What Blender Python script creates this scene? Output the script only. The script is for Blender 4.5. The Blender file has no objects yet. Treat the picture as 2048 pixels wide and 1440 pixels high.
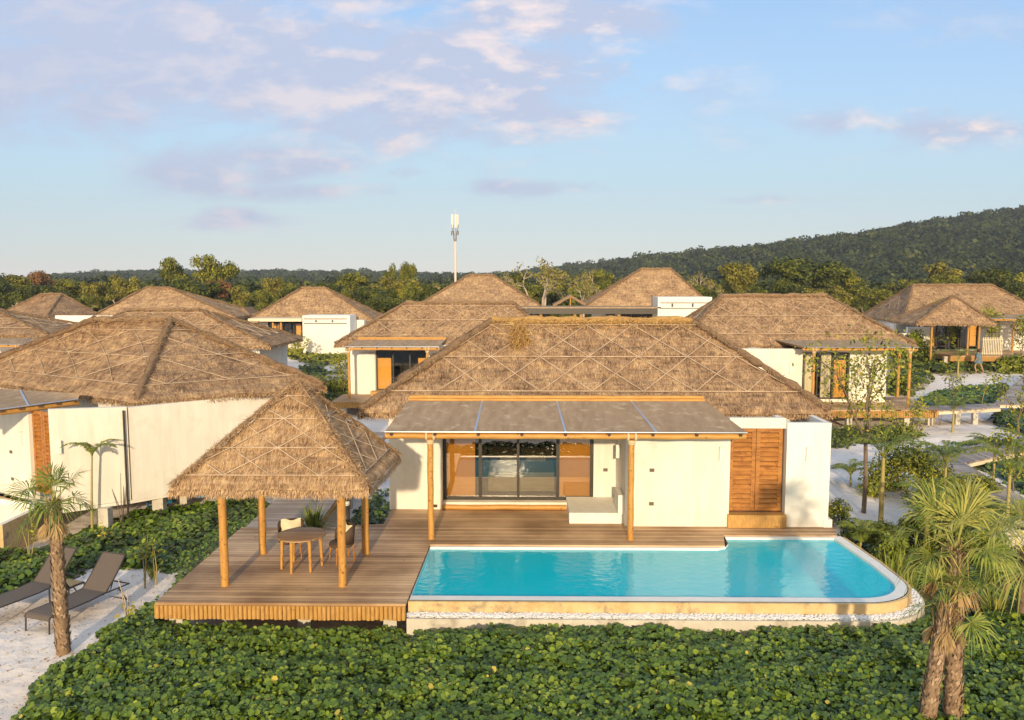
import bpy, math, random
import numpy as np
from math import sin, cos, tan, pi, radians, atan, sqrt, atan2
from mathutils import Vector, noise as mnoise
rng = np.random.default_rng(7)
random.seed(7)
D = bpy.data
scn = bpy.context.scene
COL = scn.collection

# ------------------------------------------------------------------ camera
CH, F = 6.2, 1600.0
PITCH = atan((720-565)/F); YAW = radians(0.8)
def ray(px, py):
    x = (px-1024)/F; y = (720-py)/F
    v = (x, cos(PITCH)+y*sin(PITCH), -sin(PITCH)+y*cos(PITCH))
    return (v[0]*cos(YAW)-v[1]*sin(YAW), v[0]*sin(YAW)+v[1]*cos(YAW), v[2])
def P(px, py, z=0.0):
    r = ray(px, py); t = (z-CH)/r[2]
    return (r[0]*t, r[1]*t, z)
def Q(px, py, Y):
    r = ray(px, py); t = Y/r[1]
    return (r[0]*t, Y, CH+r[2]*t)
def PP(pts, z):
    return [P(a, b, z)[:2] for a, b in pts]
cam_d = D.cameras.new("camera"); cam = D.objects.new("camera", cam_d); COL.objects.link(cam)
cam_d.sensor_width = 36; cam_d.lens = 36*F/2048; cam_d.clip_start = .1; cam_d.clip_end = 6000
cam.location = (0, 0, CH); cam.rotation_euler = (pi/2-PITCH, 0, YAW)
scn.camera = cam

# ------------------------------------------------------------------ materials
def N(nt, t, **kw):
    n = nt.nodes.new(t)
    for k, v in kw.items():
        if k == 'inp':
            for a, b in v.items(): n.inputs[a].default_value = b
        else: setattr(n, k, v)
    return n
def ramp(nt, stops, interp='LINEAR'):
    r = nt.nodes.new('ShaderNodeValToRGB'); r.color_ramp.interpolation = interp
    e = r.color_ramp.elements
    while len(e) < len(stops): e.new(.5)
    for i, (p, c) in enumerate(stops):
        e[i].position = p; e[i].color = (c[0], c[1], c[2], 1)
    return r
def newmat(name):
    m = D.materials.new(name); m.use_nodes = True
    nt = m.node_tree; b = nt.nodes['Principled BSDF']
    return m, nt, b
def mat(name, c1, c2=None, scale=4, rough=.7, bump=0, stretch=(1, 1, 1), detail=5, metal=0, bscale=None, spots=None, spec=.4, c3=None, bdist=.02, streak=None):
    m, nt, b = newmat(name)
    b.inputs['Roughness'].default_value = rough; b.inputs['Metallic'].default_value = metal
    b.inputs['Specular IOR Level'].default_value = spec
    c2 = c2 or c1
    tc = N(nt, 'ShaderNodeTexCoord'); mp = N(nt, 'ShaderNodeMapping')
    mp.inputs['Scale'].default_value = stretch
    nt.links.new(tc.outputs['Object'], mp.inputs[0])
    n = N(nt, 'ShaderNodeTexNoise', inp={'Scale': scale, 'Detail': detail, 'Roughness': .6})
    nt.links.new(mp.outputs[0], n.inputs['Vector'])
    st = [(.3, c1), (.7, c2)] if c3 is None else [(.25, c1), (.5, c2), (.75, c3)]
    r = ramp(nt, st); nt.links.new(n.outputs['Fac'], r.inputs[0])
    out = r.outputs[0]
    if spots:
        n2 = N(nt, 'ShaderNodeTexNoise', inp={'Scale': spots[1], 'Detail': 4, 'Roughness': .65})
        nt.links.new(tc.outputs['Object'], n2.inputs['Vector'])
        r2 = ramp(nt, [(spots[2], (0, 0, 0)), (spots[3], (1, 1, 1))]); nt.links.new(n2.outputs['Fac'], r2.inputs[0])
        mx = N(nt, 'ShaderNodeMix', data_type='RGBA'); mx.inputs[7].default_value = (*spots[0], 1)
        nt.links.new(r2.outputs[0], mx.inputs[0]); nt.links.new(out, mx.inputs[6]); out = mx.outputs[2]
    if streak:
        m2 = N(nt, 'ShaderNodeMapping'); m2.inputs['Scale'].default_value = (3.2, 3.2, .22); nt.links.new(tc.outputs['Object'], m2.inputs[0])
        n4 = N(nt, 'ShaderNodeTexNoise', inp={'Scale': 1.3, 'Detail': 7, 'Roughness': .7}); nt.links.new(m2.outputs[0], n4.inputs['Vector'])
        r4 = ramp(nt, [(.50, (0, 0, 0)), (.80, (.5, .5, .5))]); nt.links.new(n4.outputs['Fac'], r4.inputs[0])
        mx = N(nt, 'ShaderNodeMix', data_type='RGBA'); mx.inputs[7].default_value = (*streak, 1)
        nt.links.new(r4.outputs[0], mx.inputs[0]); nt.links.new(out, mx.inputs[6]); out = mx.outputs[2]
    nt.links.new(out, b.inputs['Base Color'])
    if bump:
        bn = N(nt, 'ShaderNodeBump', inp={'Strength': bump, 'Distance': bdist})
        src = n
        if bscale:
            src = N(nt, 'ShaderNodeTexNoise', inp={'Scale': bscale, 'Detail': 6, 'Roughness': .65})
            nt.links.new(mp.outputs[0], src.inputs['Vector'])
        nt.links.new(src.outputs['Fac'], bn.inputs['Height']); nt.links.new(bn.outputs[0], b.inputs['Normal'])
    return m
def leafmat(name, stops, rough=.45, spec=.35, trans=.0):
    m, nt, b = newmat(name)
    at = N(nt, 'ShaderNodeAttribute', attribute_name='tint')
    r = ramp(nt, stops); nt.links.new(at.outputs['Fac'], r.inputs[0])
    nt.links.new(r.outputs[0], b.inputs['Base Color'])
    b.inputs['Roughness'].default_value = rough; b.inputs['Specular IOR Level'].default_value = spec
    if trans:
        tr = N(nt, 'ShaderNodeBsdfTranslucent'); nt.links.new(r.outputs[0], tr.inputs[0])
        mx = N(nt, 'ShaderNodeMixShader', inp={0: trans}); out = nt.nodes['Material Output']
        nt.links.new(b.outputs[0], mx.inputs[1]); nt.links.new(tr.outputs[0], mx.inputs[2]); nt.links.new(mx.outputs[0], out.inputs[0])
    return m
def thatchmat(name, dark, mid, light, fine=1.0):
    m, nt, b = newmat(name)
    b.inputs['Roughness'].default_value = .95; b.inputs['Specular IOR Level'].default_value = .1
    at = N(nt, 'ShaderNodeAttribute', attribute_name='tint')
    uv = N(nt, 'ShaderNodeUVMap', uv_map='UVMap')
    def ns(sx, sy, det, sc=1):
        mp = N(nt, 'ShaderNodeMapping'); mp.inputs['Scale'].default_value = (sx, sy, 1)
        nt.links.new(uv.outputs[0], mp.inputs[0])
        n = N(nt, 'ShaderNodeTexNoise', inp={'Scale': sc, 'Detail': det, 'Roughness': .7})
        nt.links.new(mp.outputs[0], n.inputs['Vector']); return n
    fib = ns(38*fine, 5*fine, 4); clump = ns(5, 2.2, 4); big = ns(.7, 1.0, 3); crs = ns(1.2, 9, 3)
    def math_(op, a, b_):
        n = N(nt, 'ShaderNodeMath', operation=op)
        for i, v in enumerate((a, b_)):
            if isinstance(v, (int, float)): n.inputs[i].default_value = v
            else: nt.links.new(v, n.inputs[i])
        return n.outputs[0]
    s = math_('MULTIPLY', math_('SUBTRACT', fib.outputs['Fac'], .5), 1.5)
    s = math_('ADD', s, math_('MULTIPLY', math_('SUBTRACT', clump.outputs['Fac'], .5), 1.1))
    s = math_('ADD', s, math_('MULTIPLY', math_('SUBTRACT', big.outputs['Fac'], .5), .9))
    s = math_('ADD', s, math_('MULTIPLY', math_('SUBTRACT', crs.outputs['Fac'], .5), .8))
    s = math_('ADD', s, at.outputs['Fac'])
    r = ramp(nt, [(.08, dark), (.5, mid), (.95, light)]); nt.links.new(s, r.inputs[0])
    nt.links.new(r.outputs[0], b.inputs['Base Color'])
    bn = N(nt, 'ShaderNodeBump', inp={'Strength': .8, 'Distance': .05})
    h = math_('ADD', fib.outputs['Fac'], math_('MULTIPLY', clump.outputs['Fac'], 1.2))
    nt.links.new(h, bn.inputs['Height']); nt.links.new(bn.outputs[0], b.inputs['Normal'])
    return m
M = {}
M['plaster'] = mat('plaster', (.71, .665, .585), (.80, .76, .685), 2.4, .85, .16, (1, 1, .3), bscale=22, spots=((.62, .555, .46), 1.1, .56, .80), spec=.15, streak=(.55, .49, .40))
M['plaster_white'] = mat('plaster_white', (.75, .725, .66), (.82, .80, .75), 2.4, .85, .14, (1, 1, .3), bscale=22, spec=.15, streak=(.56, .52, .45))
M['thatch'] = thatchmat('thatch', (.080, .048, .034), (.335, .215, .130), (.70, .485, .265))
M['thatch_g'] = thatchmat('thatch_gazebo', (.10, .056, .032), (.39, .25, .142), (.72, .51, .29))
M['ridge'] = thatchmat('ridge_straw', (.17, .10, .045), (.42, .26, .10), (.68, .45, .18))
M['hip'] = thatchmat('hip_straw', (.09, .055, .04), (.27, .18, .11), (.50, .34, .18))
M['cane'] = mat('cane', (.36, .26, .18), (.66, .52, .38), 3, .7)
M['rope'] = mat('rope', (.55, .43, .27), (.68, .55, .36), 40, .9)
M['log'] = mat('log', (.42, .20, .045), (.58, .315, .08), 5, .5, .4, (3, 3, .6), spots=((.16, .07, .02), 12, .57, .68), spec=.4)
M['log_x'] = mat('log_horizontal', (.44, .21, .045), (.60, .33, .085), 5, .5, .3, (.6, 3, 3), spots=((.13, .055, .02), 9, .64, .72), spec=.4)
M['log_end'] = mat('log_end', (.045, .025, .015), (.10, .055, .03), 30, .8)
M['skirt'] = mat('skirt_wood', (.34, .18, .045), (.60, .35, .11), 7, .6, .3, (6, 6, .7), spots=((.20, .11, .04), 5, .60, .75))
M['teak'] = mat('teak', (.26, .095, .016), (.50, .215, .045), 3, .45, .2, (1, 4, 6), spots=((.22, .075, .015), 6, .55, .7), spec=.4)
M['teak_dark'] = mat('teak_frame_gap_shade', (.10, .035, .008), (.18, .065, .014), 3, .5, .1, (5, 5, 1))
M['awning'] = mat('awning', (.29, .205, .135), (.40, .295, .20), 2.2, .95, .1, (2.5, .5, 1), spots=((.52, .42, .31), 3.1, .54, .75), spec=.03)
M['alu'] = mat('aluminium', (.62, .64, .68), None, 4, .3, metal=.8)
M['frame'] = mat('window_frame', (.035, .027, .022), (.05, .04, .03), 5, .4)
M['blind'] = mat('blind', (.74, .36, .04), (.84, .44, .06), 3, .6, .1, (1, 1, 12))
M['curtain'] = mat('curtain', (.74, .66, .48), (.82, .74, .56), 4, .9, .5, (12, 12, .5))
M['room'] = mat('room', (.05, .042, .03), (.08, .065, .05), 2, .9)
M['bed'] = mat('bed_linen', (.24, .22, .14), (.32, .29, .2), 4, .9)
M['concrete'] = mat('concrete', (.50, .46, .40), (.62, .58, .50), 3, .9, .3, bscale=20, spots=((.36, .32, .26), 2, .55, .7))
M['stone'] = mat('yellow_stone', (.42, .27, .12), (.62, .44, .22), 3.5, .8, .4, bscale=18, spots=((.24, .20, .14), 1.9, .55, .68), c3=(.66, .50, .28))
M['coping'] = mat('coping', (.70, .70, .68), (.80, .79, .76), 4, .5, .1, bscale=20)
M['coping_warm'] = mat('coping_warm', (.66, .56, .40), (.76, .66, .50), 3, .6, .1, bscale=20, spots=((.55, .42, .25), 5, .6, .72))
M['pebble'] = leafmat('pebbles', [(0, (.78, .77, .77)), (1, (.95, .94, .92))], .7, .3)
M['pipe_blue'] = mat('pipe_blue', (.03, .22, .42), None, 4, .4)
M['metal_dark'] = mat('metal_dark', (.045, .04, .038), (.07, .06, .055), 8, .4, metal=.3)
M['sling'] = mat('sling', (.105, .082, .066), (.135, .105, .085), 60, .65, .2)
M['cushion'] = mat('cushion', (.70, .62, .42), (.78, .70, .5), 9, .9, .1)
M['wicker'] = mat('wicker', (.06, .035, .025), (.14, .085, .05), 45, .7, .8)
M['lampwhite'] = mat('lamp_white', (.72, .70, .64), (.78, .76, .70), 6, .6)
M['socket'] = mat('socket', (.10, .075, .06), (.16, .13, .11), 40, .6)
M['mast'] = mat('mast_paint', (.72, .62, .54), (.78, .68, .6), 2, .5)
M['antenna'] = mat('antenna', (.72, .69, .62), None, 2, .5)
M['pot'] = mat('white_pot', (.60, .54, .44), (.72, .66, .56), 4, .7, .2)
M['soil'] = mat('soil', (.05, .04, .03), (.09, .07, .05), 12, .95)
M['bark'] = mat('bark', (.12, .085, .06), (.24, .18, .13), 9, .95, .5, (3, 3, .6))
M['bark_pale'] = mat('bark_pale', (.40, .31, .22), (.58, .47, .35), 6, .95)
M['bark_green'] = mat('palm_stem', (.30, .24, .08), (.42, .34, .12), 7, .6, .3, (.5, .5, 6))
M['palmbark'] = leafmat('palm_bark', [(0, (.10, .065, .04)), (.5, (.30, .205, .13)), (1, (.52, .39, .27))], .95, .1)
M['fan'] = leafmat('fan_leaf', [(0, (.22, .15, .06)), (.2, (.08, .13, .02)), (.6, (.20, .27, .04)), (1, (.50, .46, .12))], .5, .4, .25)
M['deadfan'] = leafmat('dead_leaf', [(0, (.26, .16, .07)), (1, (.58, .42, .22))], .9, .1, .15)
M['vine'] = leafmat('vine_leaf', [(0, (.008, .014, .004)), (.12, (.024, .044, .006)), (.5, (.082, .145, .010)), (.9, (.26, .32, .025)), (1, (.45, .36, .05))], .40, .45)
M['shrub'] = leafmat('shrub_leaf', [(0, (.014, .024, .005)), (.3, (.085, .115, .012)), (.7, (.26, .28, .025)), (1, (.46, .38, .045))], .5, .3, .12)
M['grassleaf'] = leafmat('grass_leaf', [(0, (.06, .09, .015)), (.6, (.22, .28, .03)), (1, (.48, .42, .09))], .5, .3, .2)
M['tree_dark'] = leafmat('tree_dark', [(0, (.015, .022, .005)), (.4, (.06, .078, .011)), (1, (.20, .20, .025))], .6, .2)
M['tree_mid'] = leafmat('tree_mid', [(0, (.025, .032, .007)), (.4, (.11, .125, .016)), (1, (.30, .28, .032))], .6, .2)
M['tree_yellow'] = leafmat('tree_yellow', [(0, (.06, .05, .012)), (.4, (.17, .16, .026)), (1, (.34, .30, .05))], .6, .2)
M['tree_rust'] = leafmat('tree_rust', [(0, (.06, .03, .012)), (.4, (.20, .095, .03)), (1, (.36, .19, .06))], .6, .2)
M['forest'] = leafmat('forest', [(0, (.012, .02, .008)), (.4, (.042, .056, .016)), (.75, (.08, .10, .023)), (1, (.16, .16, .04))], .7, .1)
M['woodland'] = leafmat('woodland', [(0, (.015, .02, .006)), (.35, (.055, .072, .013)), (.75, (.14, .15, .025)), (1, (.30, .22, .05))], .7, .1)
M['shirt'] = mat('shirt', (.10, .16, .20), (.13, .19, .24), 8, .9)
M['skin'] = mat('skin', (.42, .24, .15), None, 8, .6)
M['hair'] = mat('hair', (.05, .015, .012), None, 8, .6)
M['shorts'] = mat('shorts', (.55, .48, .42), None, 8, .8)
M['hillsoil'] = mat('hill_soil', (.02, .026, .01), (.035, .042, .015), .2, 1)
M['red'] = mat('flower_red', (.45, .05, .03), None, 8, .7)
def deckmat(name, c1, c2, axis, w=.14, dark=(.05, .035, .025)):
    m, nt, b = newmat(name)
    tc = N(nt, 'ShaderNodeTexCoord'); sp = N(nt, 'ShaderNodeSeparateXYZ'); nt.links.new(tc.outputs['Object'], sp.inputs[0])
    a = sp.outputs[1-axis]      # across the planks
    dv = N(nt, 'ShaderNodeMath', operation='DIVIDE', inp={1: w}); nt.links.new(a, dv.inputs[0])
    fr = N(nt, 'ShaderNodeMath', operation='FRACT'); nt.links.new(dv.outputs[0], fr.inputs[0])
    fl = N(nt, 'ShaderNodeMath', operation='FLOOR'); nt.links.new(dv.outputs[0], fl.inputs[0])
    wn = N(nt, 'ShaderNodeTexWhiteNoise', noise_dimensions='1D'); nt.links.new(fl.outputs[0], wn.inputs['W'])
    mp = N(nt, 'ShaderNodeMapping'); mp.inputs['Scale'].default_value = (.35, 5, 1) if axis == 0 else (5, .35, 1)
    nt.links.new(tc.outputs['Object'], mp.inputs[0])
    n1 = N(nt, 'ShaderNodeTexNoise', inp={'Scale': 2.5, 'Detail': 6, 'Roughness': .65}); nt.links.new(mp.outputs[0], n1.inputs['Vector'])
    n2 = N(nt, 'ShaderNodeTexNoise', inp={'Scale': .55, 'Detail': 4}); nt.links.new(tc.outputs['Object'], n2.inputs['Vector'])
    def mth(op, x, y):
        n = N(nt, 'ShaderNodeMath', operation=op)
        for i, v in enumerate((x, y)):
            if isinstance(v, (int, float)): n.inputs[i].default_value = v
            else: nt.links.new(v, n.inputs[i])
        return n.outputs[0]
    s = mth('ADD', mth('MULTIPLY', wn.outputs[0], .30), mth('MULTIPLY', n1.outputs['Fac'], .6))
    s = mth('ADD', s, mth('MULTIPLY', mth('SUBTRACT', n2.outputs['Fac'], .5), 1.3))
    r = ramp(nt, [(.2, c1), (.75, c2)]); nt.links.new(s, r.inputs[0])
    gap = mth('LESS_THAN', fr.outputs[0], .07)
    mx = N(nt, 'ShaderNodeMix', data_type='RGBA'); mx.inputs[7].default_value = (*dark, 1)
    nt.links.new(gap, mx.inputs[0]); nt.links.new(r.outputs[0], mx.inputs[6]); nt.links.new(mx.outputs[2], b.inputs['Base Color'])
    bn = N(nt, 'ShaderNodeBump', inp={'Strength': .5, 'Distance': .01})
    nt.links.new(mth('SUBTRACT', n1.outputs['Fac'], gap), bn.inputs['Height']); nt.links.new(bn.outputs[0], b.inputs['Normal'])
    b.inputs['Roughness'].default_value = .62; b.inputs['Specular IOR Level'].default_value = .35
    return m
M['deck'] = deckmat('deck_planks', (.26, .15, .076), (.72, .49, .29), 0)
M['walk'] = deckmat('boardwalk_planks', (.24, .185, .155), (.50, .42, .37), 1, .16)
M['walk_x'] = deckmat('boardwalk_planks_across', (.24, .185, .155), (.50, .42, .37), 0, .16)

# sand
def sandmat():
    m, nt, b = newmat('sand')
    tc = N(nt, 'ShaderNodeTexCoord')
    n = N(nt, 'ShaderNodeTexNoise', inp={'Scale': .35, 'Detail': 6, 'Roughness': .6}); nt.links.new(tc.outputs['Object'], n.inputs['Vector'])
    r = ramp(nt, [(.28, (.68, .59, .53)), (.5, (.80, .73, .68)), (.7, (.86, .81, .77))]); nt.links.new(n.outputs['Fac'], r.inputs[0])
    n3 = N(nt, 'ShaderNodeTexNoise', inp={'Scale': 9, 'Detail': 5, 'Roughness': .7}); nt.links.new(tc.outputs['Object'], n3.inputs['Vector'])
    r3 = ramp(nt, [(.60, (0, 0, 0)), (.72, (1, 1, 1))]); nt.links.new(n3.outputs['Fac'], r3.inputs[0])
    f = N(nt, 'ShaderNodeMath', operation='MULTIPLY', inp={1: .38}); nt.links.new(r3.outputs[0], f.inputs[0])
    mx = N(nt, 'ShaderNodeMix', data_type='RGBA'); mx.inputs[7].default_value = (.36, .28, .21, 1)
    nt.links.new(f.outputs[0], mx.inputs[0]); nt.links.new(r.outputs[0], mx.inputs[6]); nt.links.new(mx.outputs[2], b.inputs['Base Color'])
    n2 = N(nt, 'ShaderNodeTexNoise', inp={'Scale': 4, 'Detail': 8, 'Roughness': .6}); nt.links.new(tc.outputs['Object'], n2.inputs['Vector'])
    v = N(nt, 'ShaderNodeTexVoronoi', inp={'Scale': 2.6}); nt.links.new(tc.outputs['Object'], v.inputs['Vector'])
    ad = N(nt, 'ShaderNodeMath', operation='ADD'); nt.links.new(n2.outputs['Fac'], ad.inputs[0]); nt.links.new(v.outputs['Distance'], ad.inputs[1])
    bn = N(nt, 'ShaderNodeBump', inp={'Strength': .45, 'Distance': .06}); nt.links.new(ad.outputs[0], bn.inputs['Height']); nt.links.new(bn.outputs[0], b.inputs['Normal'])
    b.inputs['Roughness'].default_value = .95; b.inputs['Specular IOR Level'].default_value = .1
    return m
M['sand'] = sandmat()
def glassmat(name, tint, refl, ior, rough=0.0, bump=None, scat=.74):
    m = D.materials.new(name); m.use_nodes = True; nt = m.node_tree
    for n in list(nt.nodes):
        if n.type != 'OUTPUT_MATERIAL': nt.nodes.remove(n)
    out = nt.nodes['Material Output']
    tr = N(nt, 'ShaderNodeBsdfTransparent'); tr.inputs[0].default_value = (*tint, 1)
    gl = N(nt, 'ShaderNodeBsdfGlossy', inp={'Roughness': rough}); gl.inputs[0].default_value = (*refl, 1)
    fr = N(nt, 'ShaderNodeFresnel', inp={'IOR': ior}); mx = N(nt, 'ShaderNodeMixShader')
    if bump:
        tc = N(nt, 'ShaderNodeTexCoord'); mp = N(nt, 'ShaderNodeMapping'); mp.inputs['Scale'].default_value = (1, 1.3, 1)
        nt.links.new(tc.outputs['Object'], mp.inputs[0])
        n = N(nt, 'ShaderNodeTexNoise', inp={'Scale': bump[0], 'Detail': 3, 'Roughness': .5}); nt.links.new(mp.outputs[0], n.inputs['Vector'])
        b = N(nt, 'ShaderNodeBump', inp={'Strength': bump[1], 'Distance': .05}); nt.links.new(n.outputs['Fac'], b.inputs['Height'])
        nt.links.new(b.outputs[0], gl.inputs['Normal']); nt.links.new(b.outputs[0], fr.inputs['Normal'])
    base = tr
    if bump:
        df = N(nt, 'ShaderNodeBsdfDiffuse'); df.inputs[0].default_value = (.0, .68, .88, 1); base = N(nt, 'ShaderNodeMixShader', inp={0: scat})
        nt.links.new(tr.outputs[0], base.inputs[1]); nt.links.new(df.outputs[0], base.inputs[2])
    nt.links.new(fr.outputs[0], mx.inputs[0]); nt.links.new(base.outputs[0], mx.inputs[1]); nt.links.new(gl.outputs[0], mx.inputs[2]); nt.links.new(mx.outputs[0], out.inputs[0])
    return m
M['glass'] = glassmat('window_glass', (.80, .77, .70), (.95, .95, .95), 2.0)
M['glass_clear'] = glassmat('clear_glass', (.92, .92, .9), (.9, .9, .9), 1.5)
M['glass_top'] = glassmat('table_glass', (.6, .7, .72), (.9, .9, .9), 1.9)
M['water'] = glassmat('pool_water', (.22, .86, .94), (1, 1, 1), 1.5, .03, (4.6, .24))
def tilemat():
    m, nt, b = newmat('pool_tile')
    tc = N(nt, 'ShaderNodeTexCoord')
    br = N(nt, 'ShaderNodeTexBrick', inp={'Scale': 6.5, 'Mortar Size': .02, 'Brick Width': .5, 'Row Height': .5}); br.offset = 0
    br.inputs['Color1'].default_value = (.50, .86, .90, 1); br.inputs['Color2'].default_value = (.46, .82, .88, 1); br.inputs['Mortar'].default_value = (.6, .82, .84, 1)
    nt.links.new(tc.outputs['Object'], br.inputs['Vector']); nt.links.new(br.outputs[0], b.inputs['Base Color']); b.inputs['Roughness'].default_value = .4
    return m
M['tile'] = tilemat()

# ------------------------------------------------------------------ mesh builder
class MB:
    def __init__(s): s.c = []
    def add(s, V, Fc, uv=None, tint=.5, smooth=False):
        V = np.asarray(V, float).reshape(-1, 3); Fc = np.asarray(Fc, int)
        if Fc.size == 0: return s
        s.c.append((V, Fc, uv, tint, smooth)); return s
    def box(s, a, b, tint=.5):
        x0, x1 = sorted((a[0], b[0])); y0, y1 = sorted((a[1], b[1])); z0, z1 = sorted((a[2], b[2]))
        V = [(x0, y0, z0), (x1, y0, z0), (x1, y1, z0), (x0, y1, z0), (x0, y0, z1), (x1, y0, z1), (x1, y1, z1), (x0, y1, z1)]
        return s.add(V, [(0, 3, 2, 1), (4, 5, 6, 7), (0, 1, 5, 4), (1, 2, 6, 5), (2, 3, 7, 6), (3, 0, 4, 7)], None, tint)
    def obox(s, c, ax, sx, sy, sz, tint=.5):
        """box centred at c (base z), x axis along unit 2D ax"""
        ux = np.array([ax[0], ax[1], 0.]); uy = np.array([-ax[1], ax[0], 0.]); c = np.array(c, float)
        V = [c+ux*sx*i/2+uy*sy*j/2+np.array([0, 0, k*sz]) for k in (0, 1) for i, j in ((-1, -1), (1, -1), (1, 1), (-1, 1))]
        return s.add(V, [(0, 3, 2, 1), (4, 5, 6, 7), (0, 1, 5, 4), (1, 2, 6, 5), (2, 3, 7, 6), (3, 0, 4, 7)], None, tint)
    def wall(s, p0, p1, z0, z1, th=.2, tint=.5):
        """wall between 2D points, thickness to the left of p0->p1"""
        p0 = np.array(p0, float); p1 = np.array(p1, float); d = p1-p0; L = np.linalg.norm(d); d /= L; n = np.array([-d[1], d[0]])*th
        q = [p0, p1, p1+n, p0+n]
        z0 = z0 if isinstance(z0, (tuple, list)) else (z0, z0); z1 = z1 if isinstance(z1, (tuple, list)) else (z1, z1)
        zz0 = [z0[0], z0[1], z0[1], z0[0]]; zz1 = [z1[0], z1[1], z1[1], z1[0]]
        V = [(*q[i], zz0[i]) for i in range(4)]+[(*q[i], zz1[i]) for i in range(4)]
        return s.add(V, [(0, 3, 2, 1), (4, 5, 6, 7), (0, 1, 5, 4), (1, 2, 6, 5), (2, 3, 7, 6), (3, 0, 4, 7)], None, tint)
    def prism(s, pts, z0, z1, tint=.5, cap=True):
        n = len(pts); V = [(*p, z0) for p in pts]+[(*p, z1) for p in pts]
        s.add(V, [(i, (i+1) % n, (i+1) % n+n, i+n) for i in range(n)], None, tint)
        if cap: s.add(V, [tuple(range(n, 2*n))], None, tint); s.add(V, [tuple(range(n-1, -1, -1))], None, tint)
        return s
    def tube(s, pts, r, n=8, tint=.5, cap=True, wob=0, smooth=True):
        pts = [np.array(p, float) for p in pts]; k = len(pts)
        rs = r if hasattr(r, '__len__') else [r]*k
        V = []; prev = None
        for i, p in enumerate(pts):
            t = pts[min(i+1, k-1)]-pts[max(i-1, 0)]; t = t/(np.linalg.norm(t)+1e-9)
            a = np.array([0, 0, 1.]) if abs(t[2]) < .9 else np.array([1., 0, 0])
            if prev is not None: a = prev
            u = np.cross(t, a); u /= (np.linalg.norm(u)+1e-9); w = np.cross(t, u); prev = -np.cross(t, u) if False else a
            for j in range(n):
                an = 2*pi*j/n; rr = rs[i]*(1+(random.uniform(-wob, wob) if wob else 0))
                V.append(p+(u*cos(an)+w*sin(an))*rr)
        Fc = [(i*n+j, i*n+(j+1) % n, (i+1)*n+(j+1) % n, (i+1)*n+j) for i in range(k-1) for j in range(n)]
        s.add(V, Fc, None, tint, smooth)
        if cap: s.add(V[-n:], [tuple(range(n))], None, tint); s.add(V[:n], [tuple(range(n-1, -1, -1))], None, tint)
        return s
    def log(s, a, b, r, n=10, wob=.03, seg=None):
        a = np.array(a, float); b = np.array(b, float); L = np.linalg.norm(b-a); seg = seg or max(2, int(L/.3))
        pts = [a+(b-a)*i/seg+np.array([random.uniform(-1, 1)*r*.07 for _ in range(3)]) for i in range(seg+1)]
        return s.tube(pts, [r*(1+random.uniform(-.05, .05)) for _ in pts], n, wob=wob)
    def lathe(s, c, prof, n=20, tint=.5, smooth=True):
        V = [(c[0]+r*cos(2*pi*j/n), c[1]+r*sin(2*pi*j/n), c[2]+z) for r, z in prof for j in range(n)]
        Fc = [(i*n+j, i*n+(j+1) % n, (i+1)*n+(j+1) % n, (i+1)*n+j) for i in range(len(prof)-1) for j in range(n)]
        return s.add(V, Fc, None, tint, smooth)
    def kites(s, base, dirs, side, L, W, tint, droop=0, midpos=.45):
        """many leaf kites: base (n,3), unit dirs, unit side, L, W arrays"""
        base = np.asarray(base); n = len(base)
        if n == 0: return s
        L = np.broadcast_to(L, (n,))[:, None]; W = np.broadcast_to(W, (n,))[:, None]
        mid = base+dirs*L*midpos; tip = base+dirs*L; tip = tip.copy(); tip[:, 2] -= np.broadcast_to(droop, (n,))
        V = np.stack([base, mid+side*W/2, tip, mid-side*W/2], 1).reshape(-1, 3)
        return s.add(V, np.arange(4*n).reshape(n, 4), None, np.broadcast_to(tint, (n,)))
    def ngons(s, C, Nn, R, k, tint, squash=1.0):
        C = np.asarray(C); n = len(C)
        if n == 0: return s
        Nn = Nn/np.linalg.norm(Nn, axis=1, keepdims=True)
        a = rng.normal(size=(n, 3)); u = np.cross(Nn, a); u /= np.linalg.norm(u, axis=1, keepdims=True); w = np.cross(Nn, u)
        R = np.broadcast_to(R, (n,))
        an = np.arange(k)*2*pi/k
        V = C[:, None, :]+(u[:, None, :]*np.cos(an)[None, :, None]*squash+w[:, None, :]*np.sin(an)[None, :, None])*R[:, None, None]
        return s.add(V.reshape(-1, 3), np.arange(k*n).reshape(n, k), None, np.broadcast_to(tint, (n,)))
    def build(s, name, m, parent=None, org=(0, 0, 0)):
        me = D.meshes.new(name); off = 0; Vs = []; lv = []; ls = []; uvs = []; tn = []; sm = []; lo = 0
        for V, Fc, uv, t, smo in s.c:
            f, k = Fc.shape
            Vs.append(V); lv.append((Fc+off).ravel()); ls.append(lo+np.arange(f)*k); lo += f*k; off += len(V)
            uvs.append(np.asarray(uv, float).reshape(-1, 2) if uv is not None else np.zeros((f*k, 2)))
            tn.append(np.broadcast_to(t, (f,))); sm.append(np.full(f, smo))
        if not Vs: return None
        V = np.concatenate(Vs)-np.array(org, float); lv = np.concatenate(lv); ls = np.concatenate(ls)
        me.vertices.add(len(V)); me.vertices.foreach_set('co', V.astype(np.float32).ravel())
        me.loops.add(len(lv)); me.loops.foreach_set('vertex_index', lv.astype(np.int32))
        me.polygons.add(len(ls)); me.polygons.foreach_set('loop_start', ls.astype(np.int32))
        me.polygons.foreach_set('use_smooth', np.concatenate(sm))
        me.update(calc_edges=True)
        u = me.uv_layers.new(name='UVMap'); u.data.foreach_set('uv', np.concatenate(uvs).astype(np.float32).ravel())
        a = me.attributes.new('tint', 'FLOAT', 'FACE'); a.data.foreach_set('value', np.concatenate(tn).astype(np.float32))
        me.materials.append(M[m] if isinstance(m, str) else m)
        o = D.objects.new(name, me); COL.objects.link(o)
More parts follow.
